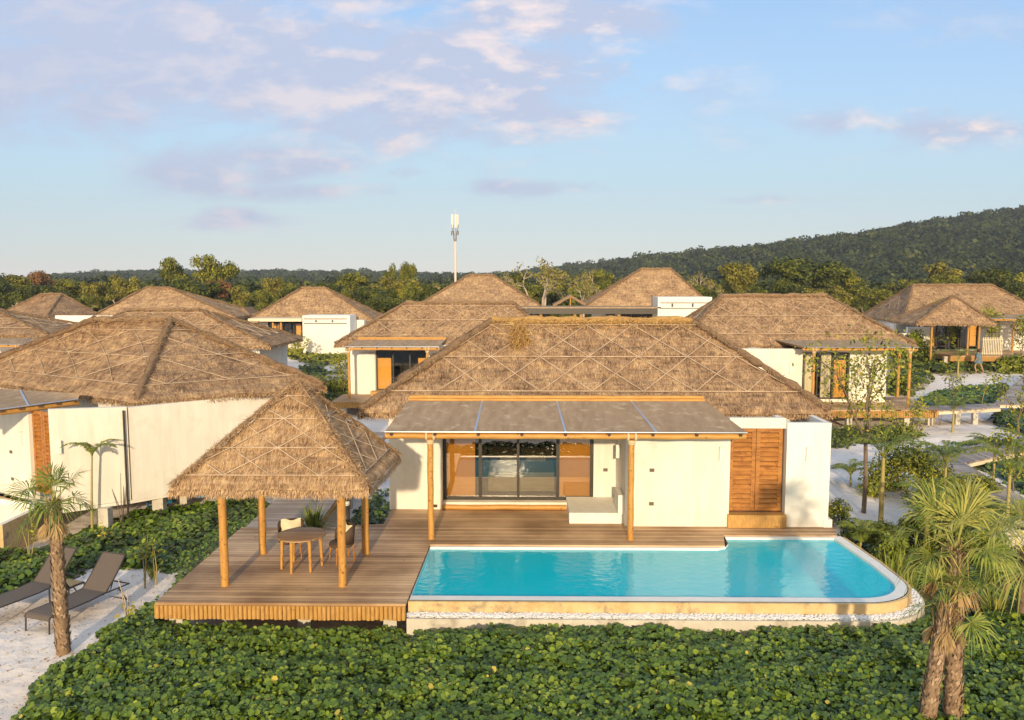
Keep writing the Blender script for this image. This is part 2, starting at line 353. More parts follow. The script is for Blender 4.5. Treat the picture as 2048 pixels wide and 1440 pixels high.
        if parent is not None: o.parent = parent
        return o
def tag(o, label=None, cat=None, group=None, kind=None):
    if label: o['label'] = label
    if cat: o['category'] = cat
    if group: o['group'] = group
    if kind: o['kind'] = kind
    return o
def thing(name, label, cat, loc=(0, 0, 0), group=None):
    o = D.objects.new(name, None); COL.objects.link(o); o.location = loc; o.empty_display_size = .2
    return tag(o, label, cat, group)
def dup(root, loc, rz=0, sc=None, label=None):
    r = root.copy(); COL.objects.link(r); r.location = loc; r.rotation_euler = (0, 0, rz)
    if sc is not None: r.scale = sc
    if label: r['label'] = label
    for ch in [c for c in D.objects if c.parent == root]:
        c = ch.copy(); COL.objects.link(c); c.parent = r
    return r
def fn(x, y, seed=0, sc=1.0):
    x = np.asarray(x, float)*sc; y = np.asarray(y, float)*sc; r = np.random.default_rng(seed); v = 0
    for i in range(7):
        a = r.uniform(0, 2*pi); f = r.uniform(.6, 2.4); p = r.uniform(0, 6.28)
        v = v+np.sin((x*cos(a)+y*sin(a))*f+p)
    return v/4.2
def sstep(a, b, x):
    t = np.clip((np.asarray(x, float)-a)/(b-a), 0, 1); return t*t*(3-2*t)
def gz(x, y):
    x = np.asarray(x, float); y = np.asarray(y, float)
    z = -.85+.05*fn(x, y, 3, .9)+1.0*sstep(46, 90, y)+.10*fn(x, y, 5, .35)*sstep(14, 22, y)
    z = z+.35*np.exp(-((x-11.5)/4.5)**2-((y-29.5)/2.2)**2)+.3*np.exp(-((x-8.8)/1.5)**2-((y-27)/3.5)**2)
    return z
HAZE = 0.00028
# ------------------------------------------------------------------ thatched roofs
def roof(root, corners, ridge, ze, zr, org, dens=1.0, bw=.014, mt='thatch', thick=.15, lash=None, lr=.014, step=.11, hipr=.10,
         ridgemess=1.0, courses=8, faces=(0, 1, 2, 3), hipmat='hip', capmat='ridge', tintoff=0.0):
    """corners FL, FR, BR, BL (xy or xyz); ridge A (left), B (right)."""
    C = [np.array([*c[:2], c[2] if len(c) > 2 else ze], float) for c in corners]
    A = np.array([*ridge[0], zr]); B = np.array([*ridge[1], zr])
    fs = [(C[0], C[1], B, A), (C[1], C[2], B, B), (C[2], C[3], A, B), (C[3], C[0], A, A)]
    mb = MB(); cane = MB()
    def disp(p, t):
        q = Vector(p)
        d = mnoise.noise(q*1.1)*.05+mnoise.noise(q*4.3)*.028
        fr = (t*courses) % 1.0
        return d-.055*fr*(1 if t > .02 else 0)
    def surf(f, s, t, flat=False):
        e0, e1, t1, t0 = f
        p = (e0*(1-s)+e1*s)*(1-t)+(t0*(1-s)+t1*s)*t
        z = disp(p, t) if not flat else 0
        roll = max(0, 1-t/.05); z -= roll*roll*.07
        z += .10*sin(pi*t)*-.35
        return p+np.array([0, 0, z])
    for fi in faces:
        f = fs[fi]; e0, e1, t1, t0 = f
        L = np.linalg.norm(e1-e0); dr = (e1-e0)/L
        up = (t0+t1)/2-(e0+e1)/2; S = np.linalg.norm(up-dr*np.dot(up, dr))
        nrm = np.cross(dr, up/np.linalg.norm(up)); nrm /= np.linalg.norm(nrm)
        if nrm[2] < 0: nrm = -nrm
        nu = max(6, int(L/step)); nv = max(5, int(S/step*1.2))
        G = np.array([[surf(f, i/nu, j/nv) for i in range(nu+1)] for j in range(nv+1)])
        xl = np.dot(t0-e0, dr); xr = np.dot(t1-e1, dr); U0 = random.uniform(0, 50)
        idx = np.arange((nu+1)*(nv+1)).reshape(nv+1, nu+1)
        Fc = np.stack([idx[:-1, :-1], idx[:-1, 1:], idx[1:, 1:], idx[1:, :-1]], -1).reshape(-1, 4)
        uu = np.array([[(i/nu)*(L+(xr-xl)*j/nv)+xl*j/nv+U0 for i in range(nu+1)] for j in range(nv+1)])
        vv = np.array([[j/nv*S+U0 for i in range(nu+1)] for j in range(nv+1)])
        UV = np.stack([uu, vv], -1).reshape(-1, 2)
        mb.add(G.reshape(-1, 3), Fc, UV[Fc.ravel()], .5+tintoff, True)
        # eave edge
        rim = G[0]; ins = -dr*0+np.array([nrm[0], nrm[1], 0]); ins = -ins/np.linalg.norm(ins)
        low = rim+ins*.10+np.array([0, 0, -thick]); low[:, 2] += np.array([random.uniform(-.025, .025) for _ in low])
        inn = low+ins*.45+np.array([0, 0, .12])
        V = np.concatenate([low, rim, inn]); k = nu+1
        Fc = [(i, i+1, i+1+k, i+k) for i in range(nu)]
        uvr = np.array([[(i*step, 0), ((i+1)*step, 0), ((i+1)*step, .2), (i*step, .2)] for i in range(nu)]).reshape(-1, 2)+U0
        mb.add(V, Fc, uvr, .45+tintoff, True)
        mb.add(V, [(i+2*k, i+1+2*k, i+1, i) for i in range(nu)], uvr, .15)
        # straw blades on the face
        dn = -(up-dr*np.dot(up, dr)); dn /= np.linalg.norm(dn)
        area = S*(L+np.linalg.norm(t1-t0))/2
        n = int(area*dens*170*(.014/bw)**.8)
        t = 1-np.sqrt(rng.random(n)) if np.linalg.norm(t1-t0) < .1 else rng.random(n)
        s_ = rng.random(n)
        gi = np.clip((s_*nu).astype(int), 0, nu-1); gj = np.clip((t*nv).astype(int), 0, nv-1)
        fs_ = (s_*nu-gi)[:, None]; ft = (t*nv-gj)[:, None]
        p = (G[gj, gi]*(1-fs_)+G[gj, gi+1]*fs_)*(1-ft)+(G[gj+1, gi]*(1-fs_)+G[gj+1, gi+1]*fs_)*ft
        p = p+nrm*.004
        d = dn+dr*rng.normal(0, .25, n)[:, None]+nrm*np.abs(rng.normal(.03, .05, n))[:, None]
        d /= np.linalg.norm(d, axis=1, keepdims=True)
        sd = np.cross(d, nrm); sd /= np.linalg.norm(sd, axis=1, keepdims=True)
        mb.kites(p, d, sd, rng.uniform(.07, .16, n)*(bw/.014)**.5, bw*rng.uniform(.6, 1.3, n), np.clip(rng.normal(.52+tintoff, .24, n), -.2, 1.1))
        # eave fringe
        n = int(L*dens*170*(.014/bw)); s_ = rng.random(n)*nu; gi = np.clip(s_.astype(int), 0, nu-1); fr = (s_-gi)[:, None]
        p = G[0][gi]*(1-fr)+G[0][gi+1]*fr+np.array([0, 0, -1.])*rng.uniform(-.02, thick*.85, n)[:, None]
        out = -ins
        d = out*rng.uniform(.05, .7, n)[:, None]+np.array([0, 0, -1.])+dr*rng.normal(0, .2, n)[:, None]
        d /= np.linalg.norm(d, axis=1, keepdims=True); sd = np.cross(d, out); sd /= np.linalg.norm(sd, axis=1, keepdims=True)
        mb.kites(p+out*.005, d, sd, rng.uniform(.05, .14, n), bw*rng.uniform(.7, 1.4, n), np.clip(rng.normal(.55+tintoff, .2, n), -.2, 1))
        # cane lashing net
        if lash:
            hs, sp = lash
            def at(X, t):
                w = L+(xr-xl)*t
                s = (X-xl*t)/max(w, 1e-3)
                return None if s < -.002 or s > 1.002 else surf(f, min(max(s, 0), 1), t, True)+nrm*(lr+.010)
            def line(X0, ta, X1, tb):
                m_ = max(2, int(abs(X1-X0)/.25)+int(abs(tb-ta)*S/.25)); seg = []
                for i in range(m_+1):
                    q = at(X0+(X1-X0)*i/m_, ta+(tb-ta)*i/m_)
                    if q is None:
                        if len(seg) > 1: cane.tube(seg, lr, 5, cap=False)
                        seg = []
                    else: seg.append(q)
                if len(seg) > 1: cane.tube(seg, lr, 5, cap=False)
            for h in hs: line(xl*h, h, L+xr*h, h)
            off = (L/2) % sp
            for b in range(len(hs)-1):
                k = -3*sp+off+(sp*0 if b % 2 == 0 else 0)
                while k < L+3*sp:
                    if random.random() < .93: line(k, hs[b], k+sp, hs[b+1])
                    if random.random() < .93: line(k, hs[b], k-sp, hs[b+1])
                    k += sp*2 if False else sp
    # soffit
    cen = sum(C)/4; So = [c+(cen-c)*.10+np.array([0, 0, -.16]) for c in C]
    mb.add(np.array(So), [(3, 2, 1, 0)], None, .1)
    mb.build('thatch', mt, root, org)
    # hips
    def cap(name, a, b, r, mess, mtl, seglen=.22, tint=.5):
        a = np.array(a); b = np.array(b); L = np.linalg.norm(b-a); n = max(3, int(L/seglen)); d = (b-a)/L
        sd = np.cross(d, (0, 0, 1.)); sd /= np.linalg.norm(sd); upv = np.cross(sd, d)
        c = MB()
        pts = [a+(b-a)*i/n+np.array([0, 0, mnoise.noise(Vector(a+(b-a)*i/n)*2)*.05-.14*.4*sin(pi*i/n)*0]) for i in range(n+1)]
        c.tube(pts, [r*random.uniform(.6, 1.3) for _ in pts], 8, tint=tint-.1, wob=.15)
        k = int(L*dens*330*mess*(.014/bw)); t = rng.random(k)[:, None]
        an = rng.uniform(-1.35, 1.35, k)[:, None]
        o = sd*np.sin(an)+upv*np.cos(an)
        p = a+(b-a)*t+o*r*rng.uniform(.7, 1.1, k)[:, None]
        if name == 'ridge_cap':
            q_ = rng.normal(0, .11*mess, (k, 1)); p = p+sd*q_-np.array([0, 0, .62])*np.abs(q_)+np.array([0, 0, .02])
        dd = d*rng.choice([-1, -1, -1, 1], k)[:, None]*rng.uniform(.1, 1.0, k)[:, None]+sd*np.sign(np.sin(an))*rng.uniform(.1, 1, k)[:, None]+rng.normal(0, .25, (k, 3))
        dd -= np.array([0, 0, .35]); dd += o*.12; dd /= np.linalg.norm(dd, axis=1, keepdims=True)
        s2 = np.cross(dd, o); s2 /= (np.linalg.norm(s2, axis=1, keepdims=True)+1e-6)
        c.kites(p, dd, s2, rng.uniform(.07, .19, k), bw*rng.uniform(.7, 1.4, k), np.clip(rng.normal(tint, .22, k), -.2, 1.1))
        return c.build(name, mtl, root, org)
    up_ = np.array([0, 0, .03])
    rz = np.linalg.norm(A-B) > .3
    if rz: cap('ridge_cap', A+up_, B+up_, hipr*1.15, 1.3*ridgemess, capmat, tint=.62)
    for i, (c, t) in enumerate(((C[0], A), (C[1], B), (C[2], B), (C[3], A))):
        if (i == 2 and 1 not in faces) or (i == 3 and 3 not in faces): continue
        cap('hip_cap', c*(.98)+t*.02+up_*-.5, t+up_, hipr, .9, hipmat, tint=.5)
    if cane.c: cane.build('cane_lashing', 'cane', root, org)

def skirt(mb, p0, p1, z0, z1, w=.085):
    p0 = np.array(p0, float); p1 = np.array(p1, float); L = np.linalg.norm(p1-p0); n = max(1, int(L/w)); d = (p1-p0)/L
    for i in range(n):
        c = p0+d*(i+.5)*L/n
        mb.tube([(c[0], c[1], z0+random.uniform(-.015, .01)), (c[0], c[1], z1)], w*.52*random.uniform(.92, 1.03), 7, cap=True, smooth=True)
def platform(root, poly, org, z=0, th=.05, sk=.3, m='deck', edges=(), piers=(), name='deck_boards'):
    MB().prism(poly, z-th, z).build(name, m, root, org)
    mb = MB()
    for a, b in edges: skirt(mb, poly[a], poly[b], z-th-sk, z-th+.002)
    if mb.c: mb.build('skirt', 'skirt', root, org)
    for p in piers:
        MB().box((p[0]-.13, p[1]-.13, float(gz(p[0], p[1]))-.3), (p[0]+.13, p[1]+.13, z-th-.02)).build('pier', 'concrete', root, org)
def window(root, p0, p1, z0, z1, org, panes=3, blinds=(), curtains=(), depth=.12, room=2.5, bed=False, name='window', glass='glass_clear'):
    """p0->p1 left to right; frame in that plane, room behind (left of p0->p1)"""
    p0 = np.array(p0, float); p1 = np.array(p1, float); L = np.linalg.norm(p1-p0); d = (p1-p0)/L; n = np.array([-d[1], d[0]])
    fr = MB(); t = .07
    fr.wall(p0, p0+d*t, z0, z1, depth).wall(p1-d*t, p1, z0, z1, depth)
    fr.wall(p0+d*t, p1-d*t, z0, z0+t, depth).wall(p0+d*t, p1-d*t, z1-t, z1, depth)
    for i in range(1, panes):
        q = p0+d*L*i/panes+n*.01; fr.wall(q-d*.035, q+d*.035, z0+t, z1-t, depth-.03)
    fo = fr.build(name, 'frame', root, org)
    MB().wall(p0+d*t+n*.06, p1-d*t+n*.06, z0+t, z1-t, .012).build('glass_pane', glass, fo, org)
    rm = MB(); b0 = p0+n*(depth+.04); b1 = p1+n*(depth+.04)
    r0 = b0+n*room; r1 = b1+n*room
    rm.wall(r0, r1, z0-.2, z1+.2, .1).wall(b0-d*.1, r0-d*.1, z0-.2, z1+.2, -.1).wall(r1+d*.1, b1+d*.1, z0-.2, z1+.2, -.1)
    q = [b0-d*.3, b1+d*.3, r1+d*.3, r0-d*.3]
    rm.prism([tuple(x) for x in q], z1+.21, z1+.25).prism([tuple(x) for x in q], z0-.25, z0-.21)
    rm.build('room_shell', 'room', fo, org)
    for a, b, zb, zt in blinds:
        q0 = p0+d*(t+(L-2*t)*a)+n*.13; q1 = p0+d*(t+(L-2*t)*b)+n*.13
        MB().wall(q0, q1, z0+t+(z1-z0-2*t)*zb, z0+t+(z1-z0-2*t)*zt, .02).build('blind', 'blind', fo, org)
    for a, b in curtains:
        q0 = p0+d*L*a+n*.22; k = 24; c = MB(); V = []; ww = L*(b-a)
        for j in range(k+1):
            q = q0+d*ww*j/k+n*.04*sin(j*1.9); V += [(*q, z0+.05), (*q, z1-.05)]
        c.add(V, [(2*j, 2*j+2, 2*j+3, 2*j+1) for j in range(k)], smooth=True); c.build('curtain', 'curtain', fo, org)
    return fo
def louvre_door(root, p0, p1, z0, z1, org, leaves=2):
    p0 = np.array(p0, float); p1 = np.array(p1, float); L = np.linalg.norm(p1-p0); d = (p1-p0)/L; n = np.array([-d[1], d[0]])
    for i in range(leaves):
        a = p0+d*L*i/leaves+d*.006; b = p0+d*L*(i+1)/leaves-d*.006; w = .10
        st = MB().wall(a, a+d*w, z0, z1, .05).wall(b-d*w, b, z0, z1, .05).wall(a+d*w, b-d*w, z0, z0+.08, .05).wall(a+d*w, b-d*w, z1-.1, z1, .05)
        st.wall(a+d*w, b-d*w, (z0+z1)/2-.04, (z0+z1)/2+.04, .05)
        do = st.build('door', 'teak', root, org)
        sl = MB(); k = int((z1-z0-.2)/.115)
        for j in range(k):
            z = z0+.09+(z1-z0-.2)*j/k
            q = [a+d*w+n*.0, b-d*w+n*.0]; h = (z1-z0-.2)/k*random.uniform(.70, .80)
            V = [(*(q[0]-n*.012), z), (*(q[1]-n*.012), z), (*(q[1]+n*.045), z+h*1.02), (*(q[0]+n*.045), z+h*1.02),
                 (*(q[0]+n*.0), z-.002), (*(q[1]+n*.0), z-.002), (*(q[1]+n*.057), z+h), (*(q[0]+n*.057), z+h)]
            sl.add(V, [(0, 1, 2, 3), (7, 6, 5, 4), (0, 4, 5, 1)])
        sl.build('louvres', 'teak', do, org)
        MB().wall(a+d*w+n*.06, b-d*w+n*.06, z0+.08, z1-.1, .01).build('gap_shade_sheet', 'teak_dark', do, org)  # added dark sheet, its colour stands in for shade in the slat gaps
def awning(root, p0, p1, t0, t1, zf, zt, org, strips=3, posts=(), zpost=0, r=.075, nr=9, topbeam=True, ext=(.0, .0)):
    """front edge p0->p1 at zf, top edge t0->t1 at zt"""
    p0, p1, t0, t1 = [np.array(x, float) for x in (p0, p1, t0, t1)]
    V = []; nu, nv = 36, 8
    for j in range(nv+1):
        for i in range(nu+1):
            s = i/nu; t = j/nv; q = (p0*(1-s)+p1*s)*(1-t)+(t0*(1-s)+t1*s)*t
            sag = -.02*abs(sin(pi*s*(strips+1)))*sin(pi*min(1, t*1.0))
            V.append((*q, zf+(zt-zf)*t+sag))
    k = nu+1; Fc = [(j*k+i, j*k+i+1, (j+1)*k+i+1, (j+1)*k+i) for j in range(nv) for i in range(nu)]
    V2 = [(a, b, c-.015) for a, b, c in V]
    m = MB().add(V, Fc, smooth=True).add(V2, [f[::-1] for f in Fc], smooth=True); m.build('awning_sheet', 'awning', root, org)
    d = (p1-p0)/np.linalg.norm(p1-p0)
    ed = MB().tube([(*(p0), zf-.005), (*(p1), zf-.005)], .018, 6); 
    for i in range(1, strips+1):
        s = i/(strips+1); a = p0*(1-s)+p1*s; b = t0*(1-s)+t1*s
        ed.wall(a-d*.025, b-d*.025, (zf-.0, zt-.0), (zf+.014, zt+.014), -.05)
    ed.build('aluminium_strip', 'alu', root, org)
    n = (t0+t1)/2-(p0+p1)/2; n = n/np.linalg.norm(n); bb = MB()
    q0 = p0+n*.12+d*ext[0]; q1 = p1+n*.12-d*ext[1]
    bb.log((*q0, zf-.12), (*q1, zf-.12), r, 12); bb.build('front_beam', 'log_x', root, org)
    rf = MB(); re = MB()
    for i in range(nr):
        s = (i+.15)/(nr-.7); a = q0*(1-s)+q1*s; b = t0*(1-s)+t1*s
        ro = MB().tube([(*(a-n*.1), zf-.055), (*b, zt-.09)], .035, 7).build('rafter', 'log', root, org)
        MB().tube([(*(a-n*.13), zf-.06), (*(a-n*.101), zf-.06)], .042, 8).build('rafter_end', 'log_end', ro, org)
    if topbeam:
        tb = MB().log((*(t0+n*.02), zt+.06), (*(t1+n*.02), zt+.06), .055, 10).log((*(t0-n*.08), zt-.0), (*(t1-n*.08), zt-.0), .04, 10)
        tb.build('top_beam', 'log_x', root, org)
    for s in posts:
        a = q0*(1-s)+q1*s
        po = MB().log((*a, zpost), (*a, zf-.2), r*.98, 12).build('post', 'log', root, org)
        rp = MB()
        for z in (zf-.30, zf-.265, zf-.235): rp.tube([(a[0]+r*1.05*cos(t), a[1]+r*1.05*sin(t), z) for t in np.linspace(0, 2*pi, 13)], .018, 5)
        for e in (-.09, .09):
            c = a+d*e; rp.tube([(c[0]+n[0]*r*1.1*cos(t), c[1]+n[1]*r*1.1*cos(t), zf-.12+r*1.1*sin(t)) for t in np.linspace(0, 2*pi, 13)], .035, 5)
        rp.build('rope_binding', 'rope', po, org)
def wall_lamp(root, p, d, org, h=.36):
    n = (-d[1], d[0]); c = (p[0]-n[0]*.045, p[1]-n[1]*.045, p[2])
    MB().obox(c, d, .10, .09, h).build('wall_lamp', 'lampwhite', root, org)
def socket(root, p, d, org):
    n = (-d[1], d[0]); c = (p[0]-n[0]*.012, p[1]-n[1]*.012, p[2])
    MB().obox(c, d, .12, .025, .085).build('vent_cover', 'socket', root, org)

# ------------------------------------------------------------------ main villa
o = (2, 22, 0)
mv = thing('thatched_villa', 'large cream villa with thatched roof and lean-to awning directly behind the pool', 'villa', o, 'thatched villas of the resort')
W = MB()
yL, yR = 21.45, 19.98
W.box((-3.66, yL, -.02), (-2.22, yL+4.6, 2.75))                     # left pier wall and body
W.box((-2.22, yL+.04, -.02), (1.95, yL+.30, .19))                   # sill wall
W.box((-2.22, yL+.32, 2.18), (1.95, yL+.55, 2.75))                  # lintel
W.box((1.95, yL+.32, -.02), (2.60, yL+.55, 2.75))                   # wall by niche
W.box((2.60, yR, -.02), (5.24, yL+.55, 2.74))                       # right block
W.box((5.24, yR+.12, 2.52), (6.66, yR+.32, 2.78))                   # above door
W.box((-2.2, yL+4.3, -.02), (6.8, yL+4.6, 2.75)); W.box((6.6, yL+.6, -.02), (6.8, yL+4.28, 2.75))
W.build('wall', 'plaster', mv, o)
G = MB(); x0, x1, y0, y1 = 6.66, 7.76, yR, yR+2.6
G.box((x0, y0, -.02), (x1, y0+.16, 2.68)); G.box((x1-.14, y0+.16, -.02), (x1, y1, 2.68)); G.box((x0, y0+.16, -.02), (x0+.14, y1, 2.68)); G.box((x0+.14, y0+.16, 1.95), (x1-.14, y1, 2.0))
G.box((x1-.12, y0-.03, -.02), (x1+.10, y0+.3, .2))
G.build('garden_wall', 'plaster_white', mv, o)
B = MB(); B.box((1.2, yR+.22, -.02), (2.60, yL+.32, .28)); B.box((2.44, yR+.10, .281), (2.597, yR+.9, .78)); B.build('bench', 'plaster_white', mv, o)
bm = MB().log((-2.2, yL-.04, .075), (1.19, yL-.04, .075), .07, 12)
bm.build('sill_log', 'log_x', mv, o)
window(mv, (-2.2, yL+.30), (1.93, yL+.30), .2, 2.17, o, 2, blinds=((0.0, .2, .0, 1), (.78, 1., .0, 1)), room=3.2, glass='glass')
for a in (-1.23, .92): MB().box((a, yL+.33, .27), (a+.09, yL+.42, 2.1)).build('mullion', 'frame', mv, o)
bd = MB().box((-1.0, yL+1.2, .2), (.9, yL+3.2, .75)).box((-.7, yL+2.6, .76), (-.1, yL+3.1, .95)).box((.1, yL+2.6, .76), (.7, yL+3.1, .95)); bd.build('bed', 'bed', mv, o)
louvre_door(mv, (5.27, yR+.22), (6.63, yR+.22), .36, 2.5, o)
MB().wall((5.245, yR+.3), (6.655, yR+.3), .3, 2.515, .03).build('door_frame', 'teak_dark', mv, o)
MB().box((5.2, yR-.10, -.01), (6.68, yR+.18, .33)).build('door_step', 'skirt', mv, o)
awning(mv, (-3.3, 18.78), (5.32, 18.78), (-3.07, 21.35), (4.85, 21.35), 2.66, 3.06, o, 3, (.125, .685), 0)
wall_lamp(mv, (5.0, yR, 1.72), (1, 0), o); wall_lamp(mv, (7.18, yR, 1.72), (1, 0), o); wall_lamp(mv, (2.52, yL-.4, 1.55), (1, 0), o)
socket(mv, (3.27, yR, 1.42), (1, 0), o); socket(mv, (3.27, yR, .55), (1, 0), o); socket(mv, (2.28, yL+.32, 1.0), (1, 0), o)
MB().tube([(-2.55, yL-.03, .1), (-2.35, yL-.03, .1)], .04, 8).build('pipe_stub', 'log_end', mv, o)
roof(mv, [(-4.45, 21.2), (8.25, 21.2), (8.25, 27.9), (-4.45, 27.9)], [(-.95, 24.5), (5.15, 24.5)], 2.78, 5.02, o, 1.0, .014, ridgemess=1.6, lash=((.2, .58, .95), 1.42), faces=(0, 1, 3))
# torn tuft on the front slope
tf = MB(); k = 900
c = np.array([Q(1040, 668, 23.7)]); p = c+np.stack([rng.normal(0, .13, k), rng.normal(-.1, .12, k), rng.normal(0, .16, k)], 1)
d = rng.normal(0, .5, (k, 3))+np.array([-.1, -.5, -.5]); d /= np.linalg.norm(d, axis=1, keepdims=True); sd = np.cross(d, rng.normal(size=(k, 3))); sd /= np.linalg.norm(sd, axis=1, keepdims=True)
tf.kites(p, d, sd, rng.uniform(.15, .4, k), .02, rng.normal(.6, .2, k)); tf.build('loose_straw', 'ridge', mv, o)

# ------------------------------------------------------------------ deck, pool
o = (-4.7, 17, 0)
dk = thing('timber_deck', 'weathered timber deck with log skirt joining gazebo, villa and pool', 'deck', o)
poly = [(-7.16, 14.95), (-2.27, 14.95), (-2.21, 18.49), (4.78, 18.49), (4.95, 19.30), (7.72, 19.30), (7.98, 19.98), (5.22, 20.4), (5.2, 21.5), (-3.6, 21.5), (-3.6, 20.1), (-5.2, 19.75), (-7.16, 19.75)]
platform(dk, poly, o, 0, .05, .27, edges=((0, 1), (12, 0)), piers=[(-6.8, 15.15), (-5.9, 15.6), (-2.6, 15.2), (-4.4, 15.6), (-6.8, 18)])
o = (-6, 25, 0)
bwk = thing('boardwalk', 'grey plank boardwalk running away behind the gazebo', 'boardwalk', o)
platform(bwk, [(-7.1, 19.78), (-5.3, 19.78), (-5.7, 33), (-7.3, 33)], o, -.03, .06, .1, 'walk_x', edges=((3, 0), (1, 2)), piers=[(-5.6, 25), (-7.0, 25), (-5.8, 30)])

o = (2.7, 17.5, 0)
pl = thing('swimming_pool', 'turquoise swimming pool with rounded corner, white coping and stone edge', 'swimming pool', o)
def arc(cx, cy, r, a0, a1, n=8): return [(cx+r*cos(radians(a0+(a1-a0)*i/n)), cy+r*sin(radians(a0+(a1-a0)*i/n))) for i in range(n+1)]
def pool_poly(g):
    # g: outward growth
    return [(-2.24-0*g, 15.44-g)]+arc(6.75, 16.44, 1.0+g, -90, 0, 12)+[(7.75+g, 17.5), (7.62+g, 19.2+g*.6), (4.97-g*0, 19.2+g*.6)]+[(4.93, 18.75), (4.80, 18.5), (4.6, 18.39+g*.5), (-2.19, 18.39+g*.5)]
inn = pool_poly(0); out = pool_poly(.22)
ring = MB(); n = len(inn)
V = [(*p, -.03) for p in inn]+[(*p, -.03) for p in out]+[(*p, -.12) for p in inn]
ring.add(V, [(i, i+n, (i+1) % n+n, (i+1) % n) for i in range(n)]); ring.add(V, [(i, (i+1) % n, (i+1) % n+2*n, i+2*n) for i in range(n)])
ring.build('coping', 'coping', pl, o)
ins = MB(); V = [(*p, -.12) for p in inn]+[(*p, -1.2) for p in inn]
ins.add(V, [(i+n, (i+1) % n+n, (i+1) % n, i) for i in range(n)]); ins.add(V, [tuple(range(n, 2*n))])
ins.build('basin', 'tile', pl, o)
for a, b in (((4.98, 18.82, -1.19), (7.60, 19.19, -.30)), ((4.98, 18.45, -1.19), (7.62, 18.815, -.55)), ((4.98, 18.10, -1.19), (7.63, 18.445, -.82)), ((-2.2, 15.5, -1.19), (-1.75, 18.3, -.6))):
    MB().box(a, b).build('step', 'tile', pl, o)
big = [(p[0]*1.0, p[1]) for p in pool_poly(.012)]
MB().add([(*p, -.085) for p in big], [tuple(range(len(big)))]).build('water', 'water', pl, o)
MB().box((-2.2, 18.50, -.06), (4.78, 18.53, -.004)).box((4.97, 19.325, -.06), (7.7, 19.345, -.004)).build('rim_board', 'coping_warm', pl, o)
# outer stone wall: front and right
sp_ = [(-2.25, 15.2)]+arc(6.75, 16.44, 1.24, -90, 0, 12)+[(7.99, 17.5), (7.86, 19.3)]
so = [(-2.25, 15.14)]+arc(6.75, 16.44, 1.30, -90, 0, 12)+[(8.05, 17.5), (7.92, 19.3)]
w = MB(); k = len(sp_)
V = [(*p, -.034) for p in sp_]+[(*p, -.036) for p in so]+[(*p, -.26) for p in so]
w.add(V, [(i, i+k, i+1+k, i+1) for i in range(k-1)]); w.add(V, [(i+k, i+2*k, i+1+2*k, i+1+k) for i in range(k-1)])
w.add([(*sp_[0], -.034), (*so[0], -.036), (*so[0], -.6), (*inn[0], -.6), (*inn[0], -.034)], [(4, 3, 2, 1, 0)])
w.build('stone_edge', 'stone', pl, o)
pi_ = [(-2.25, 15.13)]+arc(6.75, 16.44, 1.31, -90, 0, 12)+[(8.06, 17.5), (7.93, 19.3)]
po_ = [(-2.25, 14.96)]+arc(6.75, 16.44, 1.49, -90, 0, 12)+[(8.24, 17.5), (8.11, 19.3)]
w = MB(); po2 = [(-2.25, 14.90)]+arc(6.75, 16.44, 1.55, -90, 0, 12)+[(8.30, 17.5), (8.17, 19.3)]
V = [(*p, -.31) for p in pi_]+[(*p, -.31) for p in po_]+[(*p, -.28) for p in po_]+[(*p, -.28) for p in po2]+[(*p, -1.0) for p in po2]
w.add(V, [(i, i+k, i+1+k, i+1) for i in range(k-1)])
for q in (1, 2, 3): w.add(V, [(i+q*k, i+(q+1)*k, i+1+(q+1)*k, i+1+q*k) for i in range(k-1)])
w.build('gutter_wall', 'concrete', pl, o)
# pebbles
def lumps(mb, C, R, tint):
    a = np.array([(1, 0, 0), (-1, 0, 0), (0, 1, 0), (0, -1, 0), (0, 0, .7), (0, 0, -.7)])
    f = np.array([(0, 2, 4), (2, 1, 4), (1, 3, 4), (3, 0, 4)])
    n = len(C); an = rng.uniform(0, 6.28, n); ca, sa = np.cos(an), np.sin(an)
    X = a[None]*R[:, None, None]*rng.uniform(.7, 1.2, (n, 1, 3))
    V = np.stack([X[..., 0]*ca[:, None]-X[..., 1]*sa[:, None], X[..., 0]*sa[:, None]+X[..., 1]*ca[:, None], X[..., 2]], -1)+C[:, None, :]
    Fc = (f[None]+np.arange(n)[:, None, None]*6).reshape(-1, 3)
    mb.add(V.reshape(-1, 3), Fc, None, np.repeat(tint, 4), True)
pb = MB(); seg = []
for i in range(k-1):
    a, b, c, d_ = map(np.array, (pi_[i], pi_[i+1], po_[i], po_[i+1])); m_ = int(np.linalg.norm(b-a)*560)+8
    s = rng.random(m_)[:, None]; t = rng.random(m_)[:, None]; seg.append((a*(1-s)+b*s)*(1-t)+(c*(1-s)+d_*s)*t)
seg = np.concatenate(seg); C = np.c_[seg, rng.uniform(-.295, -.235, len(seg))]
lumps(pb, C, rng.uniform(.022, .042, len(C)), rng.random(len(C)))
tag(pb.build('pebbles', 'pebble', None), 'white pebbles filling the gutter along the pool edge', 'pebbles', kind='stuff')

